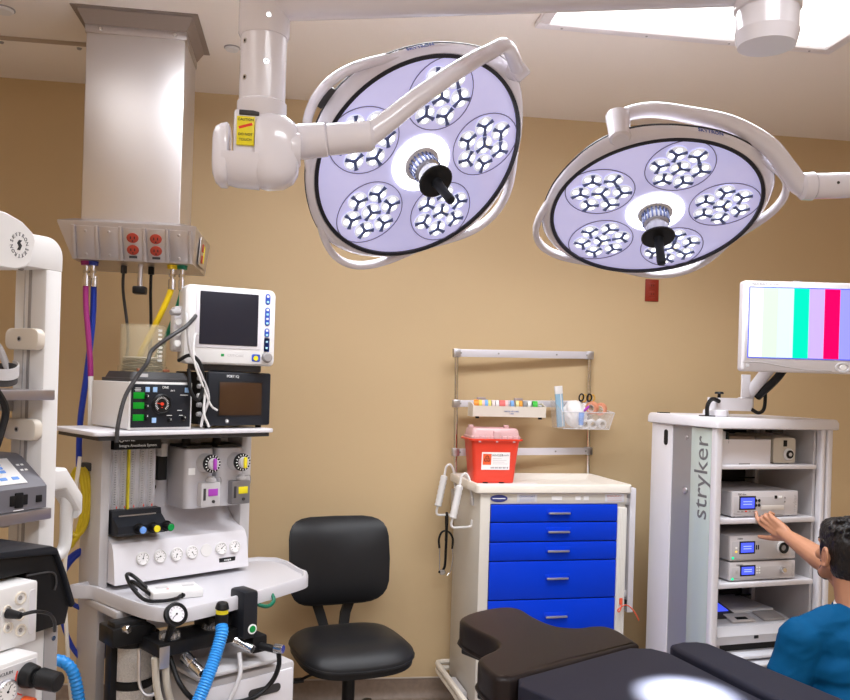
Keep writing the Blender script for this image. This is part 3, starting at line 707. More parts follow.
# blue corrugated breathing hose from tray edge to below frame
MW = T(-.694, 3.127, 0) @ RZ(36)
h = thing('breathing_hose', 'bright blue corrugated breathing hose hanging from the front edge of the white tray', 'hose', (0, 0, 0), M=MW @ T(.195, -.47, .735))
hv_ = T(-.22, .47, -.735)
mb = MB(hv_); mb.tube([(.228, -.475, .775), (.222, -.49, .755), (.195, -.505, .70), (.145, -.53, .62), (.095, -.545, .54), (.05, -.555, .46), (.02, -.56, .40), (-.02, -.56, .30), (-.03, -.55, .20)], .019, 14, rib=.0028, ribn=150); mb.build('corrugated_tube', M_SKYB, h)
mb = MB(hv_); mb.cyl((.231, -.47, .77), (.231, -.472, .815), .021, seg=20, bev=.003); mb.cyl((.231, -.472, .828), (.231, -.474, .85), .023, .019, 20, .003); mb.mi = 1; mb.cyl((.231, -.472, .814), (.231, -.472, .829), .0205, seg=20); mb.build('end_cap', [M_BLACK, M_YEL], h)

# paper box and coiled cable lying on the tray
b = thing('flat_box', 'flat white device with small print lying on the white work tray', 'device', (0, 0, 0), M=MW @ T(.155, -.24, .8345) @ RZ(-14))
MB().box(-.085, .085, -.06, .06, 0, .028, .004).build('case', M_WHITE, b)
for x in (-.04, .05): MB().box(x - .02, x + .02, .0, .02, .028, .0286).build('print', M_LGREY, b)
MB().box(-.03, -.022, -.02, -.012, .028, .0288).build('red_mark', M_RED, b)
c = thing('coiled_cable', 'black cable looped on the left of the white work tray', 'cable', (0, 0, 0), M=MW @ T(.05, -.16, .8345))
mb = MB(); mb.tube([(.02, .03, .008), (-.02, .0, .04), (-.03, -.05, .06), (.0, -.085, .03), (.03, -.06, .01), (.03, -.01, .03), (.0, .03, .065), (-.03, .0, .07), (-.035, -.06, .04), (-.02, -.12, .012), (.02, -.16, .010), (.07, -.16, .010), (.10, -.14, .012)], .0065, 8, sm=8); mb.build('cord', M_BLACK, c)
mb = MB(); mb.cyl((.10, -.14, .012), (.13, -.125, .012), .010, seg=10); mb.build('plug', M_BLACK, c)

# ---- things on the machine's top shelf
SH = 1.398
v = thing('ventilator', 'grey ventilator with charcoal control panel and bellows on top, on the machine shelf', 'ventilator', (0, 0, 0), M=MW @ T(.147, -.12, SH))
MB().box(-.118, .118, .006, .315, .004, .168, .003).build('case', M_WHITE, v)
MB().box(-.12, .12, 0, .012, .002, .170, .003).build('bezel', M_WHITE, v)
fp = MB().box(-.112, .112, -.005, .002, .010, .162, .002).build('control_panel', M_PANEL, v)
for z in (.122, .087, .045): MB().box(-.106, -.066, -.0065, -.0045, z - .011, z + .011, .0005).build('green_display', M_GLED, fp)
for x, z in ((-.055, .143), (-.027, .143), (.095, .143), (-.028, .035)): MB().box(x - .008, x + .008, -.0065, -.0045, z - .009, z + .009, .0005).build('blue_key', mat('pale_blue_key', (.35, .55, .85), .4), fp)
for x, z in ((-.058, .118), (-.058, .083), (-.058, .048), (.03, .035), (.085, .042)):
    mb = MB(); mb.cyl((x, -.004, z), (x, -.018, z), .009, .007, 16, .001); mb.mi = 1; mb.box(x - .0008, x + .0008, -.0188, -.0178, z, z + .006); mb.build('knob', [M_BLACK, M_WINK], fp)
mb = MB(T(-.002, -.005, .093) @ RX(90)); mb.lathe([(0, 0), (.036, 0), (.036, .006), (.031, .010), (.029, .006), (0, .005)], None, 32); mb.mi = 1
for i in range(22): mb.box(.019, .026, -.0008, .0008, .0052, .006, M=RZ(-50 + 280 * i / 21))
mb.mi = 2; mb.box(-.004, .02, -.0012, .0012, .0065, .0075, M=RZ(172)); mb.cyl((0, 0, .005), (0, 0, .009), .006, seg=12); mb.box(-.003, .003, -.014, -.011, .0055, .0065)
mb.build('pressure_gauge', [M_BLACK, M_WINK, M_RED], fp)
text('lettering', 'ONE', .012, T(.012, -.0058, .151) @ FRONT, M_WINK, fp); text('lettering', 'AV-S', .008, T(.04, -.0058, .14) @ FRONT, M_WINK, fp)
for x0, x1, z in ((-.10, -.08, .148), (-.102, -.078, .143), (-.10, -.08, .138), (.07, .10, .125), (.06, .078, .07), (.068, .082, .052), (.02, .04, .052)): MB().box(x0, x1, -.0058, -.0048, z - .001, z + .001).build('print', M_GINK if False else M_WINK, fp)
mb = MB(); mb.box(-.09, .15, .06, .30, .168, .182, .004); mb.loft([[V((x, y, .182)) for x, y in rrect(-.085, .145, .065, .295, .02)], [V((x, y, .205)) for x, y in rrect(-.075, .135, .075, .285, .02)]]); bb = mb.build('bellows_base', M_DGREY, v)
MB().box(-.06, -.02, .0665, .069, .186, .198).build('print', M_LGREY, bb)
BX, BY = .012, .178
mb = MB(); mb.lathe([(.088, .205), (.088, .225), (.083, .228), (.0815, .372), (.080, .378), (.0785, .378), (.0785, .228), (.0785, .205)], T(BX, BY, 0), 48); cy = mb.build('bellows_cylinder', M_TINT, v)
mb = MB(); mb.lathe([(0, .206)] + [(.066 + .008 * (i % 2), .210 + i * .0055) for i in range(8)] + [(0, .252)], T(BX, BY, 0), 40); mb.build('bellows', M_BLACK, v)
mb = MB(); mb.lathe([(0, .252), (.066, .252), (.07, .256), (.066, .259), (0, .259)], T(BX, BY, 0), 40); mb.build('bellows_disc', M_BEIGE, v)
for i in range(8): 
    text('graduation', str(1600 - i * 200), .013, T(BX, BY, 0) @ RZ(18) @ T(0, -.0835, .248 + i * .0155) @ FRONT, M_WINK, cy)
for x in (-.045, .055): mb = MB(); mb.box(BX + x - .012, BX + x + .012, BY - .082, BY - .07, .206, .216, .002); mb.build('clip', mat('copper_clip', (.35, .12, .06), .4), bb)

# dark strap hanging over the ventilator
s_ = thing('dark_strap', 'dark grey hose strap draped over the left of the ventilator and its bellows', 'strap', (0, 0, 0), M=MW @ T(.0, -.14, SH))
mb = MB(); mb.tube([(-.035, -.032, -.035), (-.03, -.03, .03), (0, -.012, .12), (.045, -.005, .19), (.075, -.01, .235), (.10, .005, .28), (.15, -.008, .325), (.22, .0, .37), (.26, .02, .40), (.30, .07, .42)], .0075, 8, sm=8); mb.build('hose', M_DGREY, s_)

# monitor on the gas analyser
g2 = thing('gas_analyzer', 'black gas analyzer with a dark brown screen beside the ventilator', 'gas analyzer', (0, 0, 0), M=MW @ T(.474, -.10, SH))
for x in (-.11, .11):
    for y in (.03, .2): MB().cyl((x, y, 0), (x, y, .012), .012, seg=12).build('foot', M_BLACK, g2)
MB().box(-.135, .135, .01, .25, .012, .212, .006).build('case', M_BLACK, g2)
fr_ = MB().box(-.138, .138, -.012, .012, .010, .214, .008).build('front_bezel', M_PANEL, g2)
MB().box(-.09, .095, -.0135, -.011, .05, .175, .002).build('screen', M_BRSCR, fr_)
mb = MB(); mb.box(-.095, .10, -.0128, -.011, .045, .18, .003); mb.build('screen_edge', M_BLACK, fr_)
mb = MB(); mb.lathe([(0, 0), (.008, 0), (.007, .003), (0, .004)], T(-.055, -.012, .028) @ RX(90), 16); mb.mi = 1; mb.lathe([(0, .003), (.004, .0035), (0, .0045)], T(-.055, -.012, .028) @ RX(90), 12); mb.build('power_button', [M_MGREY, M_WINK], fr_)
text('lettering', 'POET IQ', .014, T(-.035, -.0125, .197) @ FRONT, M_WINK, fr_)
for z in (.04, .075, .11, .145, .175):
    mb = MB(); mb.cyl((-.135, .045, z + .012), (-.15, .045, z + .012), .010, .008, 14); mb.build('side_port', M_LGREY if z != .11 else M_PAPER, g2)

p = thing('patient_monitor', 'white patient monitor with a dark screen on top of the black gas analyzer', 'monitor', (0, 0, 0), M=MW @ T(.432, -.085, SH + .2145) @ RZ(-15))
PM = Matrix()
mb = MB(); 
sec = lambda o, y: [V((x, y, z)) for x, z in rrect(-.175 + o, .175 - o, .03 + o * .6, .322 - o, .022, 5)]
sec2 = lambda o, y, rr=.022: [V((x, y, z + .010 * math.cos(x * 8.5) - .012 + (.0 if z < .2 else 0))) for x, z in rrect(-.175 + o, .175 - o, .035 + o * .6, .33 - o, rr, 5)]
mb.loft([sec2(.012, -.03), sec2(.003, -.026), sec2(0, -.015), sec2(0, .02), sec2(.003, .023), sec2(.005, .09), sec2(.03, .14), sec2(.04, .15)])
bd = mb.build('housing', M_WHITE, p, 30)
MB().box(-.13, .13, -.01, .10, 0, .034, .008).build('stand', M_DGREY, p)
mb = MB(); mb.prism(rrect(-.135, .118, .087, .312, .008), 0, .002, T(0, -.0295, 0) @ RX(90), .001); bz = mb.build('screen_bezel', M_WHITEC, p)
mb = MB(); mb.prism(rrect(-.12, .103, .100, .298, .004), 0, .0025, T(0, -.0305, 0) @ RX(90)); mb.build('screen', M_SCREEN, bz)
def pill(x, z0, z1, m, w=.0095):
    mb = MB(); mb.prism(rrect(x - w, x + w, z0, z1, w * .95), 0, .0035, T(0, -.029, 0) @ RX(90), .001); return mb.build('key_pad', m, p)
for z0, z1, n in ((.263, .305, 2), (.182, .252, 4), (.137, .172, 2), (.112, .128, 1), (.088, .104, 1)):
    k = pill(.140, z0, z1, M_KEYB)
    for q in range(n):
        zc = z0 + (z1 - z0) * (q + .5) / n
        mb = MB(); mb.box(.1355, .1445, -.0335, -.032, zc - .004, zc + .004, .0005); mb.build('key_icon', M_WINK if q % 2 else mat('icon_mint', (.4, .75, .8), .5), k)
mb = MB(); mb.cyl((.143, -.029, .060), (.143, -.046, .060), .021, .018, 28, .003); mb.build('dial_knob', M_MGREY, p)
mb = MB(); mb.prism(rrect(.083, .115, .042, .070, .005), 0, .003, T(0, -.029, 0) @ RX(90)); kk = mb.build('alarm_key', M_KEYB, p)
mb = MB(); mb.prism([(.0985 + .010 * math.cos(R(a)), .055 + .010 * math.sin(R(a))) for a in range(0, 360, 45)], 0, .0045, T(0, -.029, 0) @ RX(90)); mb.build('yellow_icon', M_YEL, kk)
text('lettering', 'CRITICARE', .013, T(.02, -.0302, .062) @ FRONT, M_LGREY, p); MB().box(-.036, -.024, -.031, -.0295, .057, .067, .002).build('green_emblem', M_GREEN, p)
# module with probe plugs on the monitor's left flank
mb = MB(); mb.box(-.20, -.16, .03, .10, .07, .24, .012); md = mb.build('side_module', M_WHITEC, p)
mb = MB(); mb.cyl((-.19, -.005, .215), (-.225, -.03, .21), .013, .011, 16, .003); mb.build('probe_plug', M_MGREY, md)
for z in (.18, .14, .10): mb = MB(); mb.cyl((-.19, .02, z), (-.19, .0, z), .012, seg=14); mb.build('port', M_WINK, md)
c = thing('monitor_cables', 'bundle of grey and white cables hanging beside the white patient monitor', 'cable', (0, 0, 0), M=MW @ T(.27, -.11, SH))
for pts, r, m in (([(.0, .06, .42), (-.03, .0, .415), (-.035, -.02, .36), (-.02, -.02, .28), (.02, -.03, .2), (.05, -.035, .12), (.03, -.035, .05), (.02, -.04, .01)], .005, M_LGREY),
                  ([(.03, .02, .35), (.0, -.01, .34), (-.01, -.03, .25), (.03, -.035, .15), (.06, -.035, .09), (.09, -.03, .07)], .004, M_WHITE),
                  ([(-.03, .05, .25), (-.01, .0, .27), (.02, -.02, .24), (.03, -.03, .17), (.01, -.035, .11), (-.02, -.03, .14), (-.02, -.01, .22)], .007, M_BLACK),
                  ([(.02, .04, .30), (.03, -.005, .20), (.035, -.03, .13), (.03, -.04, .06), (.05, -.045, .01)], .0045, M_WHITE)):
    mb = MB(); mb.tube(pts, r, 8, sm=8); mb.build('cable', m, c)

# ---- hoses from the service head down to the machine
def hose(lab, m, pts, r, m2=None, split=.68):
    h = thing('gas_hose', lab, 'hose', pts[0], group=None)
    o = V(pts[0]); P = spline([V(p) - o for p in pts], 8)
    if m2:
        k = int(len(P) * split)
        mb = MB(); mb.tube(P[:k + 1], r, 10, sm=1); mb.build('upper_sleeve', m, h)
        mb = MB(); mb.tube(P[k:], r * .95, 10, sm=1); mb.build('lower_sleeve', m2, h)
    else:
        mb = MB(); mb.tube(P, r, 10, sm=1); mb.build('hose_line', m, h)
    mb = MB(); mb.cyl((0, 0, .01), (0, 0, -.03), r * 1.25, seg=12); mb.build('crimp_ferrule', M_CHROME, h)
hose('purple hose turning white lower down, hanging from the steel column', M_PURPLE, [(-.845, 3.41, 1.955), (-.842, 3.41, 1.85), (-.825, 3.405, 1.70), (-.815, 3.40, 1.60), (-.81, 3.40, 1.40), (-.81, 3.41, 1.2)], .0105, M_WHITE, .62)
hose('blue hose hanging from the steel column behind the purple one', M_HBLUE, [(-.82, 3.43, 1.955), (-.825, 3.45, 1.8), (-.84, 3.45, 1.6), (-.86, 3.45, 1.4), (-.86, 3.45, 1.2)], .0115)
hose('yellow hose curving from the steel column down behind the bellows', M_HYEL, [(-.525, 3.41, 1.955), (-.535, 3.41, 1.90), (-.585, 3.41, 1.78), (-.64, 3.42, 1.66), (-.68, 3.45, 1.52), (-.69, 3.47, 1.35), (-.69, 3.48, 1.15)], .0115)
hose('green hose curving from the steel column down behind the bellows', M_HGRN, [(-.488, 3.41, 1.955), (-.49, 3.41, 1.90), (-.525, 3.41, 1.78), (-.575, 3.42, 1.66), (-.62, 3.46, 1.52), (-.65, 3.50, 1.35), (-.65, 3.51, 1.15)], .010)
for lab, m, x, x2 in (('thin grey power cable hanging from the steel column', M_DGREY, -.725, -.70), ('thin black power cable hanging from the steel column', M_BLACK, -.62, -.615)):
    c = thing('power_cable', lab, 'cable', (x, 3.50, 2.02)); mb = MB(); mb.tube([(0, 0, 0), (.0, 0, -.1), (x2 - x, 0, -.3), (x2 - x - .02, 0, -.5), (x2 - x, .03, -.8)], .006, 8); mb.build('cord', m, c)
    mb = MB(); mb.cyl((0, 0, .005), (0, 0, -.03), .012, seg=10); mb.build('plug', m, c)
# cables and hoses hanging on the left flank of the machine
c = thing('cable_coil', 'mustard yellow cable coil hanging on the left flank of the anesthesia machine', 'cable', (-.775, 3.19, 1.25))
mb = MB()
for k in range(3): mb.tube([(-.012 * k, 0, 0), (.02 - .01 * k, .0, -.1), (.01 - .01 * k, -.005, -.2), (-.02 - .01 * k, -.01, -.24 - .02 * k), (-.045 - .01 * k, -.01, -.2), (-.035 - .01 * k, 0, -.08)], .009, 8, closed=True)
mb.build('cord', M_YCAB, c); MB().box(-.02, .03, -.005, .03, -.01, .02, .004).build('hook', M_DGREY, c)
c = thing('hose_coil', 'dark blue hose coil hanging behind the left flank of the anesthesia machine', 'hose', (-.80, 3.25, 0.95))
mb = MB()
for k in range(2): mb.tube([(.05, 0, .0), (-.03, .0, -.03 - .02 * k), (-.07, 0, -.12 - .05 * k), (-.02, 0, -.2 - .15 * k), (.06, 0, -.23 - .2 * k), (.10, .02, -.2 - .16 * k), (.11, .02, -.08)], .009, 8, closed=True)
mb.build('hose_line', M_HBLUE, c)
c = thing('white_tube', 'thin white tube running down between the equipment cart and anesthesia machine', 'tube', (-.79, 3.1, 1.3))
mb = MB(); mb.tube([(0.02, 0, 0), (.0, 0, -.2), (-.02, 0, -.4), (.0, 0, -.7), (.03, 0, -1.0), (.05, 0, -1.29)], .007, 8); mb.build('tube_line', M_WARMW, c)
c = thing('suction_hose', 'light blue corrugated hose bending over low down beside the white equipment cart', 'hose', (-.76, 2.95, .0))
mb = MB(); mb.tube([(-.12, -.03, .30), (-.10, -.02, .48), (-.07, -.01, .60), (-.03, 0, .64), (.02, 0, .61), (.045, 0, .52), (.05, 0, .44)], .018, 12, rib=.0025, ribn=90); mb.build('corrugated_tube', M_SKYB, c)
mb = MB(); mb.cyl((.05, 0, .44), (.05, 0, 0.0), .016, seg=14); mb.build('lower_tube', M_WARMW, c); mb = MB(); mb.cyl((-.12, -.03, .31), (-.13, -.04, 0), .03, seg=18); mb.build('canister_stub', M_DGREY, c)

# ---------------------------------------------------------------- equipment cart at the left edge (front turned far to the right)
CM = T(-.64, 2.312, 0) @ RZ(58)
e = thing('equipment_cart', 'tall white equipment cart with rounded top beam and steel shelves at the left edge', 'equipment cart', (-.64, 2.312, 0), 58)
mb = MB(); mb.prism(rrect(-.008, .045, .035, .15, .008, 2), .12, 1.86, bev=.002); po = mb.build('post', M_WHITE, e)
mb = MB(); mb.prism(rrect(-.66, -.61, .035, .15, .008, 2), .12, 1.86, bev=.002); po2 = mb.build('post', M_WHITE, e)
mb = MB(); mb.box(-.0095, -.0075, .086, .096, .3, 1.86); mb.build('slot_groove', M_MGREY, po)
mb = MB(); mb.box(-.0095, -.0075, .108, .112, .3, 1.86); mb.build('slot_groove', M_LGREY, po)
# top beam with rounded outer corner
ang = [R(x) for x in range(0, 91, 10)]
bp = [(-.66, 1.945), (-.66, 1.86), (.045, 1.86)] + [(.045 - .05 + .05 * math.cos(t), 1.895 + .05 * math.sin(t)) for t in ang]
mb = MB(); mb.prism(bp, 0, .115, T(0, .15, 0) @ RX(90), .004); mb.build('top_beam', M_WHITE, e)
mb = MB(); mb.lathe([(0, 0), (.008, 0), (.006, -.005), (0, -.006)], T(-.04, .09, 1.86), 12); mb.build('screw', M_MGREY, e)
# rounded head with ring lettering
HM = T(-.27, .02, 1.892) @ RZ(8)
mb = MB(HM)
pr = [(-.10, -.055), (-.085, -.062), (.07, -.060), (.105, -.050), (.12, -.035), (.135, .02), (.125, .038), (.09, .058), (.04, .070), (-.03, .075), (-.10, .07)]
mb.loft([[V((x * s_, y, z * s_)) for x, z in pr] for y, s_ in ((-.10, .93), (-.095, .975), (-.085, 1), (.0, 1), (.01, .97))]); hd = mb.build('head_cover', M_WHITE, e, 30)
def ring_text(word, r, size, M, m, parent, a0, a1):
    for i, ch in enumerate(word):
        a = a0 + (a1 - a0) * i / (len(word) - 1)
        text('ring_letter', ch, size, M @ RZ(a - 90) @ T(0, r, 0), m, parent)
LM = HM @ T(.075, -.1005, .0) @ FRONT
ring_text('SKYTRON', .025, .0125, LM, M_GINK, hd, 165, 15); ring_text('SKYTRON', .025, .0125, LM, M_GINK, hd, 345, 195)
mb = MB(LM); mb.prism([(-.008, .004), (-.002, .012), (.008, .012), (.002, .006), (.008, .0), (.002, -.012), (-.008, -.012), (-.002, -.004)], 0, .0006); mb.build('emblem', M_INK, hd)
def bracket(z):
    mb = MB(); mb.prism(rrect(.03, .150, z - .028, z + .028, .02, 4), 0, .026, T(-.034, 0, 0) @ Matrix(((0, 0, 1, 0), (1, 0, 0, 0), (0, 1, 0, 0), (0, 0, 0, 1))), .005); b = mb.build('shelf_bracket', M_WARMW, e)
    mb = MB(); mb.cyl((-.0335, .096, z), (-.035, .096, z), .007, seg=14); mb.mi = 1; mb.cyl((-.0345, .096, z), (-.0353, .096, z), .0045, seg=6); mb.build('bracket_bolt', [M_MGREY, M_BLACK], b)
bracket(1.678); bracket(1.443)
for z, th in ((1.522, .026), (1.215, .028)):
    sh = MB().box(-.60, 0, .0, .42, z, z + th, .003).build('steel_shelf', M_STEELH, e)
    mb = MB(); mb.box(-.03, .0, .14, .2, z - .035, z, .006); mb.build('shelf_arm', M_MGREY, sh)
# lower shelf and base
MB().box(-.60, -.06, -.30, .03, .755, .78, .003).build('lower_shelf', M_LGREY, e)
MB().box(-.66, .045, -.32, .30, .10, .14, .01).build('base', M_LGREY, e)
for x in (-.6, 0):
    for y in (-.27, .25):
        mb = MB(); mb.cyl((x - .015, y, .05), (x + .015, y, .05), .05, seg=20, bev=.006); mb.mi = 1; mb.box(x - .02, x + .02, y - .02, y + .02, .08, .11, .004); mb.build('caster', [M_BLACK, M_CHROME], e)
# push handle on the right of the post
mb = MB(); mb.loft([[V((x0 + dx, y, z0 + dz)) for x0, z0 in (())] for dx in ()] if False else [[V((x, y, z)) for y, z in rrect(.05, .12, 1.275, 1.335, .012, 3)] for x in (.03, .05, .095)] + [[V((.150, y, z)) for y, z in rrect(.05, .12, 1.20, 1.262, .012, 3)], [V((.142, y, z)) for y, z in rrect(.055, .115, 1.19, 1.25, .012, 3)]]); hb = mb.build('push_handle', M_WHITE, e, 30)
mb = MB(); mb.tube([(.128, .085, 1.25), (.128, .085, 1.20), (.128, .085, 1.13), (.115, .085, 1.10), (.08, .085, 1.088), (.03, .085, 1.085)], .017, 14, sm=5); mb.build('grip_tube', M_WHITE, hb)

# headlight band on the upper shelf
k = thing('headlight_band', 'grey and black surgical headlight band resting on the upper steel shelf of the cart', 'headlight', (0, 0, 0), M=CM @ T(-.125, .13, 1.548) @ RZ(175))
def band(rx, ry, z0, z1, m, name, a0=0, a1=360, th=.004, tilt=0):
    mb = MB(RX(tilt)); n = 40; secs = []
    for i in range(n + 1):
        t = R(a0 + (a1 - a0) * i / n); c, s_ = math.cos(t), math.sin(t)
        zz = .012 * math.cos(2 * t)
        secs.append([V((rx * c, ry * s_, z0 + zz)), V(((rx + th) * c, (ry + th) * s_, z0 + zz)), V(((rx + th) * c, (ry + th) * s_, z1 + zz)), V((rx * c, ry * s_, z1 + zz))])
    mb.loft(secs); return mb.build(name, m, k)
band(.08, .10, .018, .055, M_DGREY, 'padded_band'); band(.083, .103, .034, .062, M_LGREY, 'plastic_band', -100, 170)
mb = MB(); mb.tube([(-.083, 0, .05), (-.06, -.02, .115), (0, -.03, .14), (.06, -.02, .115), (.085, 0, .05)], .009, 8); mb.build('crown_strap', M_LGREY, k)
mb = MB(); mb.cyl((.086, -.01, .045), (.105, -.012, .045), .022, .018, 18, .003); mb.box(.084, .094, -.05, .0, .0, .03, .005); mb.build('adjust_knob', mat('pale_grey_knob', (.5, .5, .56), .35), k)
mb = MB(); mb.box(-.02, .02, -.14, -.105, .03, .075, .008); mb.cyl((0, -.14, .05), (0, -.165, .045), .014, seg=16); mb.build('lamp_module', M_BLACK, k)
c = thing('light_cable', 'black cable hanging from the headlight below the upper steel shelf', 'cable', (0, 0, 0), M=CM @ T(-.225, -.012, 1.52))
mb = MB(); mb.tube([(.02, .0, .05), (.06, -.004, -.01), (.055, -.005, -.06), (.02, -.006, -.14), (-.06, -.006, -.22), (-.14, -.006, -.24)], .009, 8); mb.build('cord', M_BLACK, c)

# generator on the second shelf: sloping key panel over a socket front
q = thing('nerve_monitor', 'dark grey monitor unit with sloping blue and yellow key panel on the lower steel shelf', 'medical unit', (0, 0, 0), M=CM @ T(-.008, .0, 1.243))
W0 = -.42
prof = [(.012, .002), (.012, .058), (.02, .066), (.105, .128), (.125, .135), (.32, .135), (.32, .002)]
mb = MB(); mb.loft([[V((x, y, z)) for y, z in prof] for x in (W0, W0 + .006, -.006, 0)]); cs_ = mb.build('case', mat('slate_case', (.17, .165, .19), .4), q, 25)
sl = Matrix(((1, 0, 0, 0), (0, .808, -.589, .062), (0, .589, .808, .097), (0, 0, 0, 1)))
kp = MB(sl).box(W0 + .02, -.05, -.048, .048, 0, .0015, .0005).build('key_panel', M_PAPER, q)
MB(sl).box(W0 + .03, -.085, .022, .042, .001, .003, .0005).build('blue_title_bar', M_LBLUE, kp)
MB(sl).box(-.175, -.135, -.008, .018, .001, .003, .0005).build('small_display', mat('olive_lcd', (.05, .05, .035), .3), kp)
for x in (-.115, -.095):
    for y in (-.002, .012): MB(sl).box(x - .008, x + .008, y - .005, y + .005, .001, .0032, .001).build('blue_key', M_LBLUE, kp)
for i in range(9):
    x = -.075 - i * .035
    MB(sl).box(x - .010, x + .010, -.034, -.024, .001, .0032, .001).build('blue_key' if i < 3 else 'yellow_key', M_LBLUE if i < 3 else M_YEL, kp)
for x, y in ((-.035, .02), (-.022, .0), (-.035, .0), (-.022, .02)): MB(sl).box(x - .004, x + .004, y - .003, y + .003, .0, .001).build('white_print', M_WINK, q)
for x in (-.085, -.185, -.285, -.37):
    mb = MB(); mb.box(x - .026, x + .026, .009, .014, .016, .042, .002); mb.mi = 0; mb.box(x - .012, x + .012, .008, .014, .010, .048, .002); so = mb.build('connector_socket', M_BLACK, q)
    MB().box(x - .015, x + .015, .0112, .0122, .003, .0055).build('white_print', M_WINK, so)
MB().box(-.033, -.015, .0095, .014, .018, .036, .001).build('small_socket', M_BLACK, q)
b = thing('blue_bowl', 'bright blue rounded bowl upside down on the grey monitor unit', 'bowl', (0, 0, 0), M=CM @ T(-.165, .21, 1.378))
mb = MB(); mb.lathe([(0, .05), (.04, .048), (.062, .035), (.07, .012), (.075, .01), (.076, 0), (.07, 0), (.0, .002)], None, 32); mb.build('shell', M_SKYB, b); mb = MB(); mb.lathe([(.0755, .0), (.079, .001), (.079, .006), (.0755, .007)], None, 32); mb.build('rim', M_SKYB, b)

# black tilted case, white socket box, white cabinet, pump
k = thing('black_case', 'black plastic case leaning tilted over the white socket box on the left cart', 'case', (0, 0, 0), M=CM @ T(-.15, -.07, .987))
pr = [(-.05, .0), (.06, .0), (.072, .045), (.045, .115), (.02, .17), (.005, .185), (-.24, .20), (-.24, .145), (-.052, .145)]
mb = MB(); mb.prism(pr, 0, .17, T(0, .085, 0) @ RX(90), .006); ks = mb.build('case_body', M_BLACK, k)
mb = MB(); mb.prism([(.005, .198), (.022, .190), (.052, .125), (.082, .045), (.072, .038), (.048, .110), (.02, .176), (-.24, .203), (-.24, .214)], 0, .186, T(0, .093, 0) @ RX(90), .004); mb.build('case_lid', M_PANEL, k)
mb = MB(); mb.tube([(-.06, -.087, .14), (.01, -.088, .135), (.025, -.088, .11), (.02, -.088, .09)], .0025, 6); mb.build('lid_seam', M_DGREY, k)
w = thing('socket_box', 'white box with round sockets and a black lead plugged in, on the left cart', 'medical unit', (0, 0, 0), M=CM @ T(-.215, -.2, .986))
MB().box(-.32, 0, 0, .17, .0, .138, .006).build('case', M_WHITE, w)
for x, z, r in ((-.048, .108, .015), (-.048, .072, .014), (-.078, .050, .012), (-.045, .036, .014), (-.082, .09, .010)):
    mb = MB(T(x, 0, z) @ RX(90)); mb.lathe([(r, -.004), (r, .003), (r * .8, .004), (r * .75, -.003), (0, -.003)], None, 24); sk = mb.build('round_socket', M_WARMW, w)
    mb = MB(T(x, 0, z) @ RX(90)); mb.lathe([(0, -.002), (r * .35, -.002), (r * .35, .001), (0, .0015)], None, 14); mb.build('socket_pin', M_MGREY, sk)
mb = MB(); mb.prism(rrect(-.024, -.008, .02, .12, .007), 0, .0015, RX(90)); mb.build('raised_panel', M_WHITEC, w)
mb = MB(); mb.cyl((-.082, -.002, .082), (-.08, -.04, .082), .011, .008, 14, .002); mb.tube([(-.08, -.035, .082), (-.05, -.05, .085), (-.01, -.045, .07), (.02, -.03, .045), (.05, .0, .01)], .004, 8); mb.build('plugged_lead', M_BLACK, w)
w2 = thing('white_cabinet', 'white cabinet unit with a grey side strip under the socket box', 'medical unit', (0, 0, 0), M=CM @ T(-.078, -.12, .78))
MB().box(-.50, 0, .0, .148, .0, .205, .006).build('case', M_WHITE, w2)
mb = MB(); mb.box(-.045, -.006, -.003, .0, .01, .195, .001); mb.mi = 1; mb.cyl((-.02, -.003, .17), (-.02, -.006, .17), .006, seg=12); mb.build('grey_strip', [M_MGREY, M_CHROME], w2)
pm = thing('pump', 'grey fronted pump with a big black knob at the lower left edge', 'pump', (0, 0, 0), M=CM @ T(-.262, -.26, .78))
MB().box(-.32, 0, 0, .135, .0, .204, .006).build('case', M_WHITE, pm); fpn = MB().box(-.31, -.008, -.003, .001, .008, .194, .001).build('front_plate', M_LGREY, pm)
mb = MB(); mb.cyl((-.035, -.002, .165), (-.032, -.028, .163), .027, .024, 28, .003); mb.cyl((-.032, -.028, .163), (-.03, -.04, .162), .013, seg=18); mb.cyl((-.03, -.038, .162), (-.022, -.085, .158), .023, .021, 28, .003); mb.build('black_knob', M_BLACK, fpn)
gauge(T(-.085, -.003, .145) @ RX(90), .026, fpn, M_ALU, M_PAPER, 10, 'gauge', 60)
mb = MB(); mb.tube([(-.058, -.004, .18), (-.062, -.004, .16), (-.058, -.004, .135), (-.045, -.004, .125)], .0013, 6); mb.build('red_arrow', M_RED, fpn)
mb = MB(); mb.cyl((-.04, -.003, .105), (-.036, -.028, .105), .016, .015, 18, .002); mb.build('red_cap', M_ORANGE, fpn)
text('lettering', 'VACUUM', .010, T(-.09, -.0035, .182) @ FRONT, M_GINK, fpn)

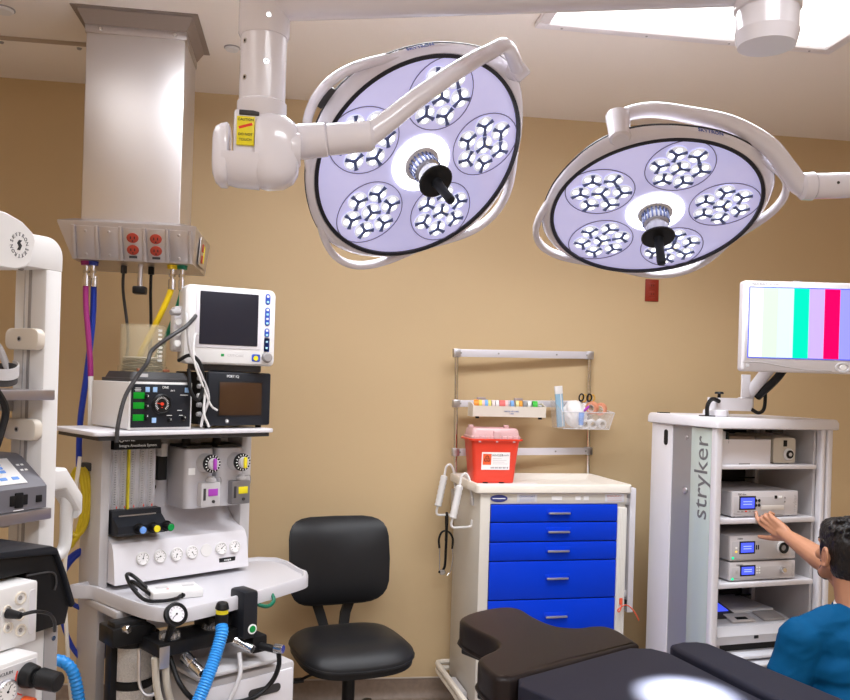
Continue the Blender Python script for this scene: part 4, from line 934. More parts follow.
# ---------------------------------------------------------------- task chair
def cushion(mb, outline, ztop, zbot, K=8, p=3.2, M=None, bend=None):
    """pad over a closed 2D outline: domed top, flat-ish bottom, rounded rim"""
    n = len(outline); bm = bmesh.new()
    cx = sum(q[0] for q in outline) / n; cy = sum(q[1] for q in outline) / n
    def pt(s_, i, z):
        x, y = outline[i]; x, y = cx + (x - cx) * s_, cy + (y - cy) * s_
        return V((x, y, z + (bend(x, y) if bend else 0)))
    fr_ = [math.sin(PI / 2 * k / K) for k in range(1, K + 1)]
    top = [[bm.verts.new(pt(f, i, ztop(f))) for i in range(n)] for f in fr_]
    bot = [[bm.verts.new(pt(f, i, zbot(f))) for i in range(n)] for f in fr_]
    ct = bm.verts.new(pt(0, 0, ztop(0))); cb_ = bm.verts.new(pt(0, 0, zbot(0)))
    for L, c in ((top, ct), (bot, cb_)):
        for i in range(n):
            j = (i + 1) % n; bm.faces.new((c, L[0][i], L[0][j]))
            for k in range(K - 1): bm.faces.new((L[k][i], L[k + 1][i], L[k + 1][j], L[k][j]))
    for i in range(n):
        j = (i + 1) % n; bm.faces.new((top[-1][i], bot[-1][i], bot[-1][j], top[-1][j]))
    bmesh.ops.recalc_face_normals(bm, faces=list(bm.faces))
    mb.add(bm, M)
def closed(pts, k=6): return [(v.x, v.y) for v in spline([V((x, y, 0)) for x, y in pts], k, True)]
CX = T(.215, 3.70, 0) @ RZ(14)
ch = thing('office_chair', 'black leather armless swivel chair against the tan wall beside the anesthesia machine', 'chair', (.225, 3.72, 0), 14)
def selip(a, b, k, n=56, tp=0.): return [(a * (1 - tp * math.sin(t)) * math.copysign(abs(math.cos(t)) ** (2 / k), math.cos(t)), b * math.copysign(abs(math.sin(t)) ** (2 / k), math.sin(t))) for t in [2 * PI * i / n for i in range(n)]]
so = selip(.248, .245, 3.6, tp=.06)
wf = lambda x, y: -.030 * max(0, (-y - .08) / .19) ** 2 + .012 * (x / .25) ** 2 - .004
mb = MB(); cushion(mb, so, lambda f: .492 - .055 * max(0, f) ** 6.0, lambda f: .415, bend=wf); seat = mb.build('seat', M_LEATH, ch, 60)
s2_ = [(x * .985, y * .985) for x, y in so]
mb = MB(); cushion(mb, s2_, lambda f: .422, lambda f: .382 + .012 * f ** 4, bend=wf); mb.build('seat_shell', M_BLACK, ch, 60)
mb = MB(); mb.tube([(x * 1.006, y * 1.006, .424 + wf(x, y)) for x, y in so[::2]], .0045, 6, closed=True, sm=1); mb.build('seat_piping', M_LEATH, seat)
bo = selip(.236, .200, 4.6, tp=-.03)
BM = T(.012, .27, .752) @ RX(-9) @ RX(90)     # pad's x right, y up, z towards the sitter (-Y)
bb_ = lambda x, y: .055 * (x / .23) ** 2 - .02 * (y / .2) ** 2
mb = MB(BM); cushion(mb, bo, lambda f: .040 - .034 * f ** 4, lambda f: -.028 + .022 * f ** 6, bend=bb_); bk = mb.build('backrest', M_LEATH, ch, 60)
mb = MB(BM); mb.tube([(x * 1.005, y * 1.005, .0 + bb_(x, y)) for x, y in bo[::2]], .004, 6, closed=True, sm=1); mb.build('back_piping', M_LEATH, bk)
for s_ in (-1, 1):
    mb = MB(); secs = []
    for x, y, z, w in ((.115, .27, .68, .026), (.095, .278, .60, .025), (.060, .275, .50, .024), (.04, .24, .42, .022), (.035, .12, .385, .02)):
        secs.append([V((s_ * x - w, y - .008, z)), V((s_ * x + w, y - .008, z)), V((s_ * x + w, y + .008, z + .004)), V((s_ * x - w, y + .008, z + .004))])
    mb.loft(secs); mb.build('back_support', M_BLACK, ch)
mb = MB(); mb.box(-.09, .09, -.13, .15, .335, .372, .01); mb.build('tilt_mechanism', M_BLACK, ch)
mb = MB(); mb.tube([(-.05, -.02, .35), (-.18, -.06, .345), (-.24, -.09, .338)], .006, 8); mb.box(-.275, -.225, -.105, -.065, .33, .342, .004); mb.build('lift_lever', M_BLACK, ch)
mb = MB(); mb.cyl((0, 0, .19), (0, 0, .34), .028, seg=24); mb.cyl((0, 0, .07), (0, 0, .20), .024, seg=24); mb.cyl((0, 0, .30), (0, 0, .335), .045, .05, 24); mb.build('gas_column', M_BLACK, ch)
mb = MB(); mb.cyl((0, 0, .075), (0, 0, .135), .05, .04, 24, .004); hub = mb.build('hub', M_BLACK, ch)
for k in range(5):
    A = RZ(72 * k - 18)
    mb = MB(A); mb.loft([[V((r, -w, z)), V((r, w, z)), V((r, w * .8, z + h)), V((r, -w * .8, z + h))] for r, w, z, h in ((.03, .03, .085, .045), (.16, .024, .085, .035), (.30, .018, .075, .025))]); lg = mb.build('leg', M_BLACK, ch)
    mb = MB(A); mb.cyl((.285, 0, .06), (.285, 0, .08), .012, seg=12)
    for y in (-.018, .006): mb.cyl((.30, y, .028), (.30, y + .014, .028), .028, seg=20, bev=.004)
    mb.box(.285, .315, -.005, .005, .03, .06, .003); mb.build('caster', M_BLACK, lg)

# ---------------------------------------------------------------- blue drawer cart
DM = T(.783, 3.7, 0) @ RZ(5)
d = thing('supply_cart', 'cream medical cart with royal blue drawers, push grips and a rail frame behind its top', 'cart', (.783, 3.7, 0), 5)
mb = MB(); mb.box(0, .705, .004, .44, .16, 1.108, .004); body = mb.build('cabinet_body', M_CARTW, d)
mb = MB()
mb.box(.0, .047, -.006, .006, .16, 1.109, .003); mb.box(.047, .705, -.006, .006, 1.062, 1.109, .002); mb.box(.047, .66, -.006, .006, .16, .185, .002)
mb.build('front_frame', M_CARTW, d)
mb = MB(); mb.box(.658, .702, -.018, .006, .17, 1.045, .003)
for k in range(5): mb.box(.6625 + k * .0078, .666 + k * .0078, -.0205, -.016, .175, 1.04, .001)
mb.build('lock_strip', mat('ivory_strip', (.72, .69, .64), .35), d)
zs = [1.061, .980, .892, .806, .632, .46, .19]
for i in range(6):
    z1, z0 = zs[i] - .002, zs[i + 1] + .003
    mb = MB(); mb.box(.049, .657, -.012, .004, z0, z1, .003)
    dr_ = mb.build('drawer', M_BLUE, d)
    zh = z0 + (z1 - z0) * (.52 if i < 3 else .55)
    mb = MB(); mb.box(.31, .43, -.0155, -.011, zh - .006, zh + .018, .002); mb.mi = 1; mb.box(.318, .422, -.026, -.013, zh - .006, zh + .003, .003); mb.build('pull', [M_BLUE, M_ALU], dr_)
mb = MB(); mb.box(.047, .66, .0, .003, .185, 1.062); mb.build('drawer_gap', M_GAPD, d)
# top tray with rim
P = rrect(-.024, .728, -.018, .455, .02, 4); Q = rrect(.0, .704, .006, .431, .016, 4)
S3 = lambda P_, z: [V((x, y, z)) for x, y in P_]
mb = MB(); mb.loft([S3(rrect(-.014, .718, -.010, .447, .016, 4), 1.108), S3(P, 1.114), S3(P, 1.145), S3(rrect(-.02, .724, -.014, .451, .02, 4), 1.150), S3(rrect(-.006, .71, 0, .437, .016, 4), 1.150), S3(Q, 1.143), S3(rrect(.02, .684, .026, .411, .012, 4), 1.122)]); mb.build('top_tray', M_TRAYW, d, 40)
# badges on the header
mb = MB(); mb.prism([(.085 + .04 * math.cos(R(a)), 1.087 + .0165 * math.sin(R(a))) for a in range(0, 360, 15)], 0, .002, T(0, -.006, 0) @ RX(90)); bg = mb.build('oval_badge', mat('navy_badge', (.04, .05, .22), .3), d)
mb = MB(); mb.box(.055, .115, -.0088, -.0078, 1.085, 1.0885); mb.build('badge_line', M_WINK, bg)
for x0, x1, m, tx in ((.17, .265, M_BINK, 'CRASH CART'), (.595, .69, mat('faint_red_ink', (.6, .25, .2), .5), 'EMERGENCY USE ONLY')):
    lb_ = MB().box(x0, x1, -.0075, -.006, 1.069, 1.106, .0005).build('header_label', mat('label_paper', (.68, .68, .72), .5), d)
    text('lettering', tx[:10], .0125, T((x0 + x1) / 2, -.0078, 1.096) @ FRONT, m, lb_, .0003)
    for zz in (1.084, 1.076): MB().box(x0 + .012, x1 - .012, -.0079, -.0074, zz - .0006, zz + .0006).build('print_line', m, lb_)
for x0, x1 in ((.335, .385), (.45, .475), (.49, .515)): MB().box(x0, x1, -.0075, -.006, 1.078, 1.096).build('small_sticker', M_PAPER, d)
# push grips at the left side
for y, dz in ((.40, 0), (.115, -.012)):
    mb = MB(); mb.tube([(0, y - .005, 1.06), (-.012, y, 1.11), (-.018, y, 1.165 + dz), (-.035, y, 1.195 + dz), (-.055, y, 1.185 + dz), (-.062, y, 1.15 + dz), (-.075, y, 1.08 + dz), (-.092, y, .995 + dz), (-.098, y, .965 + dz), (-.088, y, .950 + dz), (-.05, y, .950 + dz), (-.015, y, .952 + dz), (-.004, y, .958 + dz), (-.001, y, .985 + dz)], .0055, 8); hg = mb.build('push_handle', M_WHITE, d)
    a_, b_ = V((-.063, y, 1.145 + dz)), V((-.092, y, .992 + dz))
    mb = MB(); Al, L = align(a_, b_); mb.lathe([(0, 0)] + [(.0155 + (.0025 if k % 2 else 0), L * (k + .5) / 14) for k in range(14)] + [(.014, L), (0, L)], Al, 16); mb.build('grip', M_WHITE, hg)
    mb = MB(); mb.box(-.01, .0, y - .02, y + .02, 1.04, 1.075, .003); mb.build('grip_mount', M_LGREY, hg)
# right side board and red tag seal
mb = MB(); mb.box(.735, .765, .02, .09, .55, 1.13, .004); mb.build('side_board', M_WHITEC, d)
for z in (1.05, .62): MB().box(.70, .74, .03, .08, z, z + .03, .002).build('board_bracket', M_LGREY, d)
mb = MB(); mb.box(.675, .69, -.024, -.017, .60, .63, .002); mb.mi = 0; mb.tube([(.682, -.024, .615), (.68, -.03, .59), (.67, -.032, .57), (.665, -.03, .58), (.70, -.03, .60), (.73, -.035, .585), (.755, -.04, .55), (.765, -.04, .53)], .0028, 6); mb.build('red_seal', mat('orange_red_tag', (.75, .10, .04), .4), d)
mb = MB(); mb.box(.704, .725, .0, .02, .585, .615, .004); mb.build('latch', M_BLACK, d)
# bumper and casters
mb = MB(); bp_ = [(-.055, -.05), (-.055, .2), (-.055, .44), (-.035, .475), (.02, .48), (.35, .48), (.69, .48), (.74, .475), (.76, .44), (.76, .2), (.76, -.05), (.74, -.085), (.69, -.09), (.35, -.09), (.02, -.09), (-.035, -.085)]
for z in (.175, .205): mb.tube([(x, y, z) for x, y in bp_], .0135, 8, closed=True, sm=4)
mb.build('bumper', M_WARMW, d)
mb = MB(); mb.box(.0, .705, -.02, .44, .12, .162, .006); mb.build('base_frame', M_DGREY, d)
for x in (-.035, .72): MB().box(min(x, x + .02), max(x, x + .03), .1, .3, .16, .19).build('bumper_arm', M_LGREY, d)
for x in (.06, .64):
    for y in (.05, .38):
        mb = MB(); mb.cyl((x - .016, y, .055), (x + .016, y, .055), .055, seg=22, bev=.006); mb.mi = 1; mb.box(x - .022, x + .022, y - .025, y + .025, .09, .122, .004); mb.build('caster', [M_BLACK, M_CHROME], d)
# rail frame
RF_ = T(.36, .46, 1.3) @ RY(-1.1) @ T(-.36, -.46, -1.3)
for x in (.006, .716):
    mb = MB(RF_); mb.cyl((x, .468, .95), (x, .468, 1.768), .0105, seg=16, bev=.002); mb.mi = 1; mb.box(x - .016, x + .016, .44, .485, .95, 1.075, .004); mb.build('rail_post', [M_CHROME, M_LGREY], d)
for z0, z1 in ((1.732, 1.770), (1.483, 1.517), (1.240, 1.276)):
    mb = MB(RF_); mb.box(-.012, .734, .452, .462, z0, z1, .002); b = mb.build('cross_rail', mat('rail_aluminium', (.74, .72, .78), .35, .2), d)
    for x in (.025, .22, .53, .695):
        mb = MB(RF_); mb.cyl((x, .452, (z0 + z1) / 2), (x, .450, (z0 + z1) / 2), .0045, seg=10); mb.build('rail_bolt', M_MGREY, b)
    for x in (.006, .716): MB(RF_).box(x - .018, x + .018, .45, .485, z0 - .002, z1 + .002, .004).build('rail_clamp', M_ALU, b)

# stethoscope on the rear grip
s_ = thing('stethoscope', 'black stethoscope hanging from the rear left grip of the blue drawer cart', 'stethoscope', (0, 0, 0), M=DM @ T(-.05, .40, .9575) @ Matrix.Diagonal((1, 1, .84, 1)))
mb = MB(); mb.tube([(.004, 0, -.16), (.005, .004, -.10), (.005, .012, -.03), (.004, .0, .002), (.003, -.014, -.03), (.002, -.016, -.10), (.002, -.012, -.2), (.0, -.01, -.30), (-.012, -.005, -.335)], .0065, 8, sm=8); mb.build('tubing', M_BLACK, s_)
mb = MB(); mb.tube([(-.03, -.01, -.20), (-.034, -.01, -.15), (-.022, -.01, -.11), (.0, -.01, -.10), (.022, -.01, -.115), (.036, -.01, -.15), (.034, -.01, -.205)], .0055, 8); mb.build('yoke_tubing', M_BLACK, s_)
mb = MB(); mb.tube([(-.03, -.01, -.20), (-.028, -.01, -.26), (-.026, -.01, -.33)], .003, 6); mb.build('ear_tube', M_CHROME, s_)
mb = MB(); mb.tube([(.034, -.01, -.205), (.038, -.01, -.26), (.03, -.01, -.33), (.012, -.01, -.36)], .003, 6); mb.build('ear_tube', M_CHROME, s_)
mb = MB(); mb.cyl((-.012, -.016, -.34), (-.012, .0, -.34), .016, seg=16, bev=.003); mb.build('chest_piece', M_CHROME, s_)
mb = MB(); mb.sphere((-.026, -.01, -.338), .007); mb.build('ear_tip', M_BLACK, s_)

# sharps container
SM = DM @ T(.145, .315, 1.1225)
sc_ = thing('sharps_container', 'red sharps bin with pink see-through lid standing on the cream cart top', 'sharps container', (0, 0, 0), M=SM)
def rr3(w, dd, z, r=.018): return [V((x, y, z)) for x, y in rrect(-w, w, -dd, dd, r, 4)]
mb = MB(); mb.loft([rr3(.098, .06, .002), rr3(.1, .062, .008), rr3(.118, .074, .19), rr3(.121, .077, .202), rr3(.134, .086, .204), rr3(.134, .086, .212), rr3(.118, .072, .213)])
bn = mb.build('bin', M_RED, sc_)
for x in (-.045, .035): MB().box(x - .012, x + .012, -.066, -.054, 0, .006, .002).build('foot', M_BLACK, sc_)
mb = MB(); mb.loft([rr3(.125, .079, .209), rr3(.125, .079, .222), rr3(.119, .073, .226), rr3(.115, .069, .252), rr3(.108, .062, .262), rr3(.103, .057, .262), rr3(.105, .059, .25), rr3(.1, .055, .246)]); ld = mb.build('lid', M_PINKLID, sc_)
for i in range(9): MB().box(-.11 + i * .0275 - .003, -.11 + i * .0275 + .003, -.083, -.076, .21, .228, .001).build('lid_rib', M_PINKLID, ld)
MB().box(-.016, .016, -.084, -.066, .212, .25, .004).build('lid_latch', M_PINKLID, ld)
for x in (-.09, .09): MB().box(x - .012, x + .012, .045, .07, .255, .272, .004).build('lid_hinge', M_PINKLID, ld)
for x in (-.085, .0, .085): MB().box(x - .006, x + .006, -.0875, -.084, .196, .203, .001).build('snap_tab', M_PINKLID, ld)
LBM = T(0, -.0697, .107) @ RX(90 + 4.2)
mb = MB(LBM); mb.box(-.069, .071, -.042, .042, 0, .0015); lbl = mb.build('warning_label', M_PAPER, sc_)
mb = MB(LBM); mb.box(-.063, -.022, -.018, .034, .0014, .0024); mb.build('orange_square', M_ORANGE, lbl)
bz_ = MB(LBM @ T(-.0425, .010, .0022))
for q in range(3):
    a0 = 90 + 120 * q; cx_, cy_ = .0075 * math.cos(R(a0)), .0075 * math.sin(R(a0))
    bz_.tube([(cx_ + .0072 * math.cos(R(a0 + t)), cy_ + .0072 * math.sin(R(a0 + t)), .0006) for t in range(-140, 141, 20)], lambda t: .0007 + .0014 * (1 - abs(2 * t - 1)) , 5, sm=1)
bz_.lathe([(.004, .0002), (.0052, .0002), (.0052, .0012), (.004, .0012), (.004, .0002)], None, 18)
bz_.build('biohazard_sign', M_INK, lbl)
text('lettering', 'DANGER', .016, LBM @ T(.005, .027, .0016), M_GINK, lbl, .0003)
text('lettering', 'SHARPS', .010, LBM @ T(.048, .027, .0016), M_GINK, lbl, .0003)
for i, (x0, x1) in enumerate(((-.015, .03), (-.015, .055), (-.015, .045), (-.015, .06))):
    MB(LBM).box(x0, x1, .012 - i * .0085 - .001, .012 - i * .0085 + .001, .0014, .0019).build('print_line', M_LGREY, lbl)
for i in range(14): MB(LBM).box(-.025 + i * .0065, -.021 + i * .0065, -.036, -.028, .0014, .0019).build('print_code', M_GINK if i % 3 else M_LGREY, lbl)
pp = thing('paper_sheet', 'white paper sheet lying on the cart top under the red sharps bin', 'paper', (0, 0, 0), M=DM @ T(.19, .16, 1.1215))
MB().box(-.15, .17, -.125, .12, 0, .0006).build('sheet', M_PAPER, pp)

# label roll dispenser on the middle rail
TM = DM @ T(.245, .40, 1.43)
td = thing('label_dispenser', 'long cream label dispenser tray hung on the middle rail above the red bin', 'dispenser', (0, 0, 0), M=TM)
mb = MB(); mb.loft([[V((x, y, z)) for y, z in ((-.045, .006), (-.05, .058), (-.047, .058), (-.042, .01), (.035, .01), (.035, .058), (.04, .058), (.04, .006))] for x in (-.185, .185)]); mb.build('tray', M_TRAYW, td)
for x in (-.185, .185): mb = MB(); mb.prism([(-.05, .004), (.04, .004), (.04, .072), (.0, .075), (-.05, .06)], x - .003, x + .003, Matrix(((0, 0, 1, 0), (1, 0, 0, 0), (0, 1, 0, 0), (0, 0, 0, 1)))); mb.build('end_plate', M_TRAYW, td)
MB().cyl((-.183, -.004, .062), (.183, -.004, .062), .005, seg=10).build('spindle', M_ALU, td)
for x in (-.16, .165): mb = MB(); mb.cyl((x, -.03, -.004), (x, -.03, .007), .010, seg=14); mb.build('foot', M_BLACK, td)
for x in (-.12, .075): MB().box(x - .022, x + .022, .036, .053, .04, .098, .002).build('rail_clip', mat('pink_grey_clip', (.42, .34, .34), .4, .3), td)
for k, (zz, w, t_) in enumerate(((.033, .05, 'UNITED AD LABEL'), (.022, .035, '1-800'))): text('lettering', t_, .0095, T(.01, -.0505 + (.058 - zz) * .09, zz) @ FRONT, M_BINK, td, .0003)
rolls = [(-.160, 'orange', (.85, .30, .03)), (-.139, 'yellow', (.85, .70, .12)), (-.125, 'pale pink', (.85, .6, .62)), (-.108, 'light blue', (.2, .45, .85)), (-.092, 'lemon yellow', (.80, .72, .2)), (-.072, 'pinkish white', (.85, .72, .72)), (-.052, 'white', (.85, .83, .82)),
         (-.026, 'coral red', (.85, .18, .17)), (-.004, 'pale rose', (.85, .6, .6)), (.026, 'mid blue', (.2, .42, .8)), (.052, 'cream yellow', (.82, .72, .35)), (.070, 'deep orange', (.85, .36, .04)), (.090, 'grey', (.3, .3, .32)), (.113, 'bright white', (.87, .86, .86)), (.145, 'green', (.05, .55, .05))]
proto = None
for x, nm, col in rolls:
    Mx = TM @ T(x, -.004, .062)
    lab = nm + ' label roll standing in the long cream dispenser tray'
    wd = {'coral red': .014, 'green': .012, 'orange': .011}.get(nm, .0075)
    r = thing('label_roll', lab, 'label roll', (0, 0, 0), group='label rolls in the dispenser', M=Mx @ RZ(-12))
    mb = MB(RY(90)); mb.lathe([(.0085, -wd), (.0245, -wd), (.0245, wd), (.0085, wd), (.0085, -wd)], None, 28); mb.build('roll', mat('roll_' + nm.replace(' ', '_'), col, .5), r)
    mb = MB(RY(90)); mb.lathe([(.006, -wd - .0005), (.009, -wd - .0005), (.009, wd + .0005), (.006, wd + .0005), (.006, -wd - .0005)], None, 18); mb.build('core', M_MGREY, r)

# clear bin with its contents on the right of the middle rail
BMx = DM @ T(.625, .40, 1.385)
cb_ = thing('clear_bin', 'clear plastic bin full of small supplies hung at the right of the middle rail', 'bin', (0, 0, 0), M=BMx)
mb = MB()
mb.loft([[V((x, y, z)) for x, z in rrect(-.12, .125, 0, .004, .001, 1)] for y in (-.10, .045)])
mb.loft([[V((x, y, z)) for x, y, z in ((-.12, -.10, 0), (.125, -.10, 0), (.14, -.125, .085), (-.135, -.125, .085))], [V((x, y, z)) for x, y, z in ((-.12, -.097, 0), (.125, -.097, 0), (.14, -.122, .085), (-.135, -.122, .085))]])
mb.loft([[V((-.12, -.10, 0)), V((-.12, .045, 0)), V((-.135, .045, .15)), V((-.135, -.125, .085))], [V((-.117, -.10, 0)), V((-.117, .045, 0)), V((-.132, .045, .15)), V((-.132, -.125, .085))]])
mb.loft([[V((.125, -.10, 0)), V((.125, .045, 0)), V((.14, .045, .10)), V((.14, -.125, .085))], [V((.122, -.10, 0)), V((.122, .045, 0)), V((.137, .045, .10)), V((.137, -.125, .085))]])
mb.build('bin_walls', M_CLEAR, cb_)
mb = MB(); mb.tube([(-.135, -.125, .085), (.14, -.125, .085), (.14, .045, .10)], .002, 6, sm=1); mb.tube([(-.12, -.1, .001), (.125, -.1, .001), (.14, -.125, .085)], .0018, 6, sm=1); mb.build('bin_edge', M_WHITEC, cb_)
MB().box(-.10, .10, .045, .049, .02, .13, .001).build('rail_hook', M_CLEAR, cb_)
def inbin(name, lab, cat, x, y, z, rot=Matrix(), group=None): return thing(name, lab, cat, (0, 0, 0), group=group, M=BMx @ T(x, y, z) @ rot)
o = inbin('mask_packet', 'pale blue paper packet standing at the left of the clear bin', 'packet', -.098, -.02, .006, RY(-6) @ RZ(14))
mb = MB(); mb.box(-.022, .022, -.004, .004, 0, .20, .002); mb.mi = 1; mb.box(-.023, .023, -.005, .005, .165, .205, .002); mb.mi = 1; mb.box(.006, .012, -.0046, .0046, .0, .165); mb.build('packet', [mat('packet_blue', (.30, .50, .66), .5), M_PAPER], o)
o = inbin('cotton_bag', 'bag of white cotton balls in the left half of the clear bin', 'cotton bag', -.028, -.03, .072)
mb = MB(); bm = bmesh.new(); bmesh.ops.create_icosphere(bm, subdivisions=4, radius=1)
for v in bm.verts:
    n_ = noise.noise(v.co * 3.2) * .12 + noise.noise(v.co * 8) * .05; v.co = V((v.co.x * .060, v.co.y * .052, v.co.z * .068 + v.co.x * -.012)) * (1 + n_)
mb.add(bm); mb.build('bag', M_PAPER, o)
for i, (x, y, z, col, lab) in enumerate(((.062, -.03, .105, M_TAPEO, 'salmon tape roll lying on the left of the pair in the clear bin'), (.105, -.035, .100, M_TAPEO, 'salmon tape roll at the right end of the clear bin'), (.035, .01, .095, M_PAPER, 'white tape roll behind the salmon rolls in the clear bin'), (.012, -.065, .026, M_PAPER, 'small white tape roll low in the middle of the clear bin'), (.047, -.07, .026, M_PAPER, 'small white tape roll low beside the middle one in the clear bin'), (.098, -.062, .028, M_PAPER, 'white tape roll low at the right corner of the clear bin'))):
    big = i < 3; R0, wd = (.031, .013) if big else (.022, .016)
    o = inbin('tape_roll', lab, 'tape roll', x, y, z, RZ(35 + 12 * i) @ RY(80), 'tape rolls in the clear bin')
    mb = MB(); mb.lathe([(R0 * .62, -wd), (R0, -wd), (R0, wd), (R0 * .62, wd), (R0 * .62, -wd)], None, 28); mb.build('roll', col, o)
    mb = MB(); mb.lathe([(R0 * .56, -wd * 1.02), (R0 * .64, -wd * 1.02), (R0 * .64, wd * 1.02), (R0 * .56, wd * 1.02), (R0 * .56, -wd * 1.02)], None, 24); mb.build('core', M_WARMW if col is M_PAPER else mat('tape_core', (.8, .66, .62), .5), o)
for x, lab in ((.012, 'left pair of scissors with black and yellow finger loops in the clear bin'), (.055, 'right pair of scissors with black and yellow finger loops in the clear bin')):
    o = inbin('scissors', lab, 'scissors', x, .015, .05, RY(10), 'scissors in the clear bin')
    mb = MB(); mb.box(-.005, .003, -.001, .001, -.04, .085, .0005); mb.build('blade', M_CHROME, o)
    for s, m in ((-1, M_BLACK), (1, mat('amber_handle', (.75, .42, .05), .4))):
        mb = MB(); mb.tube([(s * .010 + .012 * math.cos(R(a)), .004 * s, .105 + .018 * math.sin(R(a))) for a in range(0, 360, 30)], .004, 8, closed=True); mb.build('finger_loop', m, o)
o = inbin('marker_pen', 'purple marker pen lying slanted in the clear bin', 'pen', -.005, -.07, .085, RZ(25) @ RY(58))
mb = MB(); mb.cyl((0, 0, -.01), (0, 0, .05), .0065, seg=14, bev=.001); mb.mi = 0; mb.build('barrel', M_VIO, o); mb = MB(); mb.cyl((0, 0, -.03), (0, 0, -.01), .0045, seg=12); mb.build('tip', M_LGREY, o)
o = inbin('ointment_tube', 'small blue and white tube at the front of the clear bin', 'tube', -.022, -.09, .008, RY(2))
mb = MB(); mb.cyl((0, 0, 0), (0, 0, .012), .006, seg=12); mb.mi = 1; mb.loft([[V((.012 * math.cos(t), .008 * math.sin(t), .012)) for t in [2 * PI * i / 16 for i in range(16)]], [V((.014 * math.cos(t), .006 * math.sin(t), .045)) for t in [2 * PI * i / 16 for i in range(16)]], [V((.015 * math.cos(t), .002 * math.sin(t), .075)) for t in [2 * PI * i / 16 for i in range(16)]]]); mb.build('tube_body', [M_WINK, M_LBLUE], o)

# ---------------------------------------------------------------- equipment rack with shelves
RM = T(1.686, 3.297, 0) @ RZ(10)
k = thing('video_tower', 'grey wheeled equipment tower with shelves and lettered glass side, right of blue cart', 'equipment tower', (1.686, 3.297, 0), 10)
mb = MB(); P0 = rrect(-.022, .606, -.026, .49, .012, 3)
mb.loft([S3(rrect(-.016, .600, -.018, .484, .012, 3), 1.440), S3(P0, 1.444), S3(P0, 1.470), S3(rrect(-.016, .600, -.020, .484, .012, 3), 1.484), S3(rrect(-.010, .594, -.014, .478, .012, 3), 1.486)]); mb.build('top_cap', M_WHITEC, k, 40)
MB().box(.26, .32, -.012, .03, 1.425, 1.44, .003).build('latch', M_BLACK, k)
for x0, x1 in ((-.015, .019), (.522, .545), (.552, .583)): mb = MB(); mb.prism(rrect(x0, x1, -.014, .022, .008, 3), .10, 1.44); mb.build('front_post', M_WHITEC, k)
MB().box(-.010, .008, .305, .465, .10, 1.44, .004).build('rear_side_panel', M_WHITEC, k)
mb = MB(); mb.prism(rrect(.335, .362, 1.345, 1.415, .013), 0, .003, T(-.0101, 0, 0) @ Matrix(((0, 0, -1, 0), (1, 0, 0, 0), (0, 1, 0, 0), (0, 0, 0, 1)))); mb.build('hand_slot', M_BLACK, k)
pf = MB().box(-.004, .006, .165, .305, .10, 1.44).build('perforated_panel', M_PERF, k)
mb = MB(); mb.lathe([(0, 0), (.014, .002), (.012, .008), (0, .009)], T(-.004, .20, 1.16) @ RY(-90), 16); mb.build('lock_button', M_ALU, k); mb = MB(); mb.lathe([(0, 0), (.008, .001), (.006, .005), (0, .006)], T(-.004, .20, 1.39) @ RY(-90), 14); mb.build('lock_button', M_ALU, k)
gp = MB().box(-.008, .006, .024, .165, .10, 1.438, .003).build('glass_side_panel', M_GLASSG, k)
TXT = Matrix(((0, 0, -1, -.0085), (0, 1, 0, 0), (1, 0, 0, 0), (0, 0, 0, 1)))
text('lettering', 'stryker', .132, T(0, .088, 1.228) @ TXT, M_GINK, gp, .0004, sx=.92)
MB().box(.02, .5, .455, .465, .10, .40).build('back_panel', M_RACKIN, k)
MB().box(.20, .522, .455, .465, .40, 1.44).build('back_panel', M_DGREY, k)
rw = MB().box(.508, .522, .02, .46, .10, 1.44).build('inner_side_wall', M_LGREY, k)
MB().box(.006, .014, .03, .46, .10, 1.44).build('inner_side_wall', M_RACKIN, k)
MB().box(.575, .583, .02, .46, .10, 1.44).build('outer_side_panel', M_WHITEC, k)
mb = MB(); mb.box(.488, .508, .36, .378, .12, 1.43, .001); ls = mb.build('shelf_ladder', M_WHITEC, k)
for i in range(22): MB().box(.40, .508, .362, .368, .20 + i * .055, .206 + i * .055).build('slot_mark', M_BLACK, ls)
for z0, z1 in ((1.272, 1.290), (1.045, 1.067), (.778, .799), (.395, .417)): MB().box(.016, .506, -.004, .44, z0, z1, .003).build('shelf', M_WHITEC, k)
MB().box(-.02, .59, -.02, .47, .08, .12, .01).build('base', M_LGREY, k)
for x in (.03, .54):
    for y in (.03, .42):
        mb = MB(); mb.cyl((x - .016, y, .045), (x + .016, y, .045), .045, seg=20, bev=.006); mb.mi = 1; mb.box(x - .02, x + .02, y - .02, y + .02, .07, .085, .004); mb.build('caster', [M_BLACK, M_LGREY], k)
mb = MB(); mb.box(.02, .065, .03, .05, 1.38, 1.428, .004); mb.mi = 1; mb.box(.03, .045, .0265, .031, 1.392, 1.415, .002); mb.mi = 2; mb.box(.066, .075, .02, .06, 1.375, 1.425, .003); mb.build('power_switch', [M_WHITEC, M_GGLOW, M_BLACK], k)

# things on the shelves
def box_thing(name, lab, cat, x0, x1, y0, y1, z0, z1, m, bev=.006):
    t = thing(name, lab, cat, (0, 0, 0), M=RM @ T((x0 + x1) / 2, y0, z0)); w = (x1 - x0) / 2
    return t, w, y1 - y0, z1 - z0
t, w, dd, h = box_thing('cardboard_box', 'plain white open box on the top shelf of the tower', 'box', .035, .285, .02, .26, 1.290, 1.395, M_PAPER)
mb = MB(); mb.box(-w, w, 0, .004, 0, h, .001); mb.box(-w, w, dd - .004, dd, 0, h + .01, .001); mb.box(-w, -w + .004, 0, dd, 0, h, .001); mb.box(w - .004, w, 0, dd, 0, h, .001); mb.box(-w, w, 0, dd, 0, .003); mb.build('carton', mat('white_card', (.78, .75, .78), .6), t)
mb = MB(); mb.box(-.085, .07, .03, .15, .05, h + .012, .008); mb.mi = 0; mb.build('crumpled_filling', mat('brown_filling', (.32, .25, .2), .7, bump=.8, bscale=40), t)
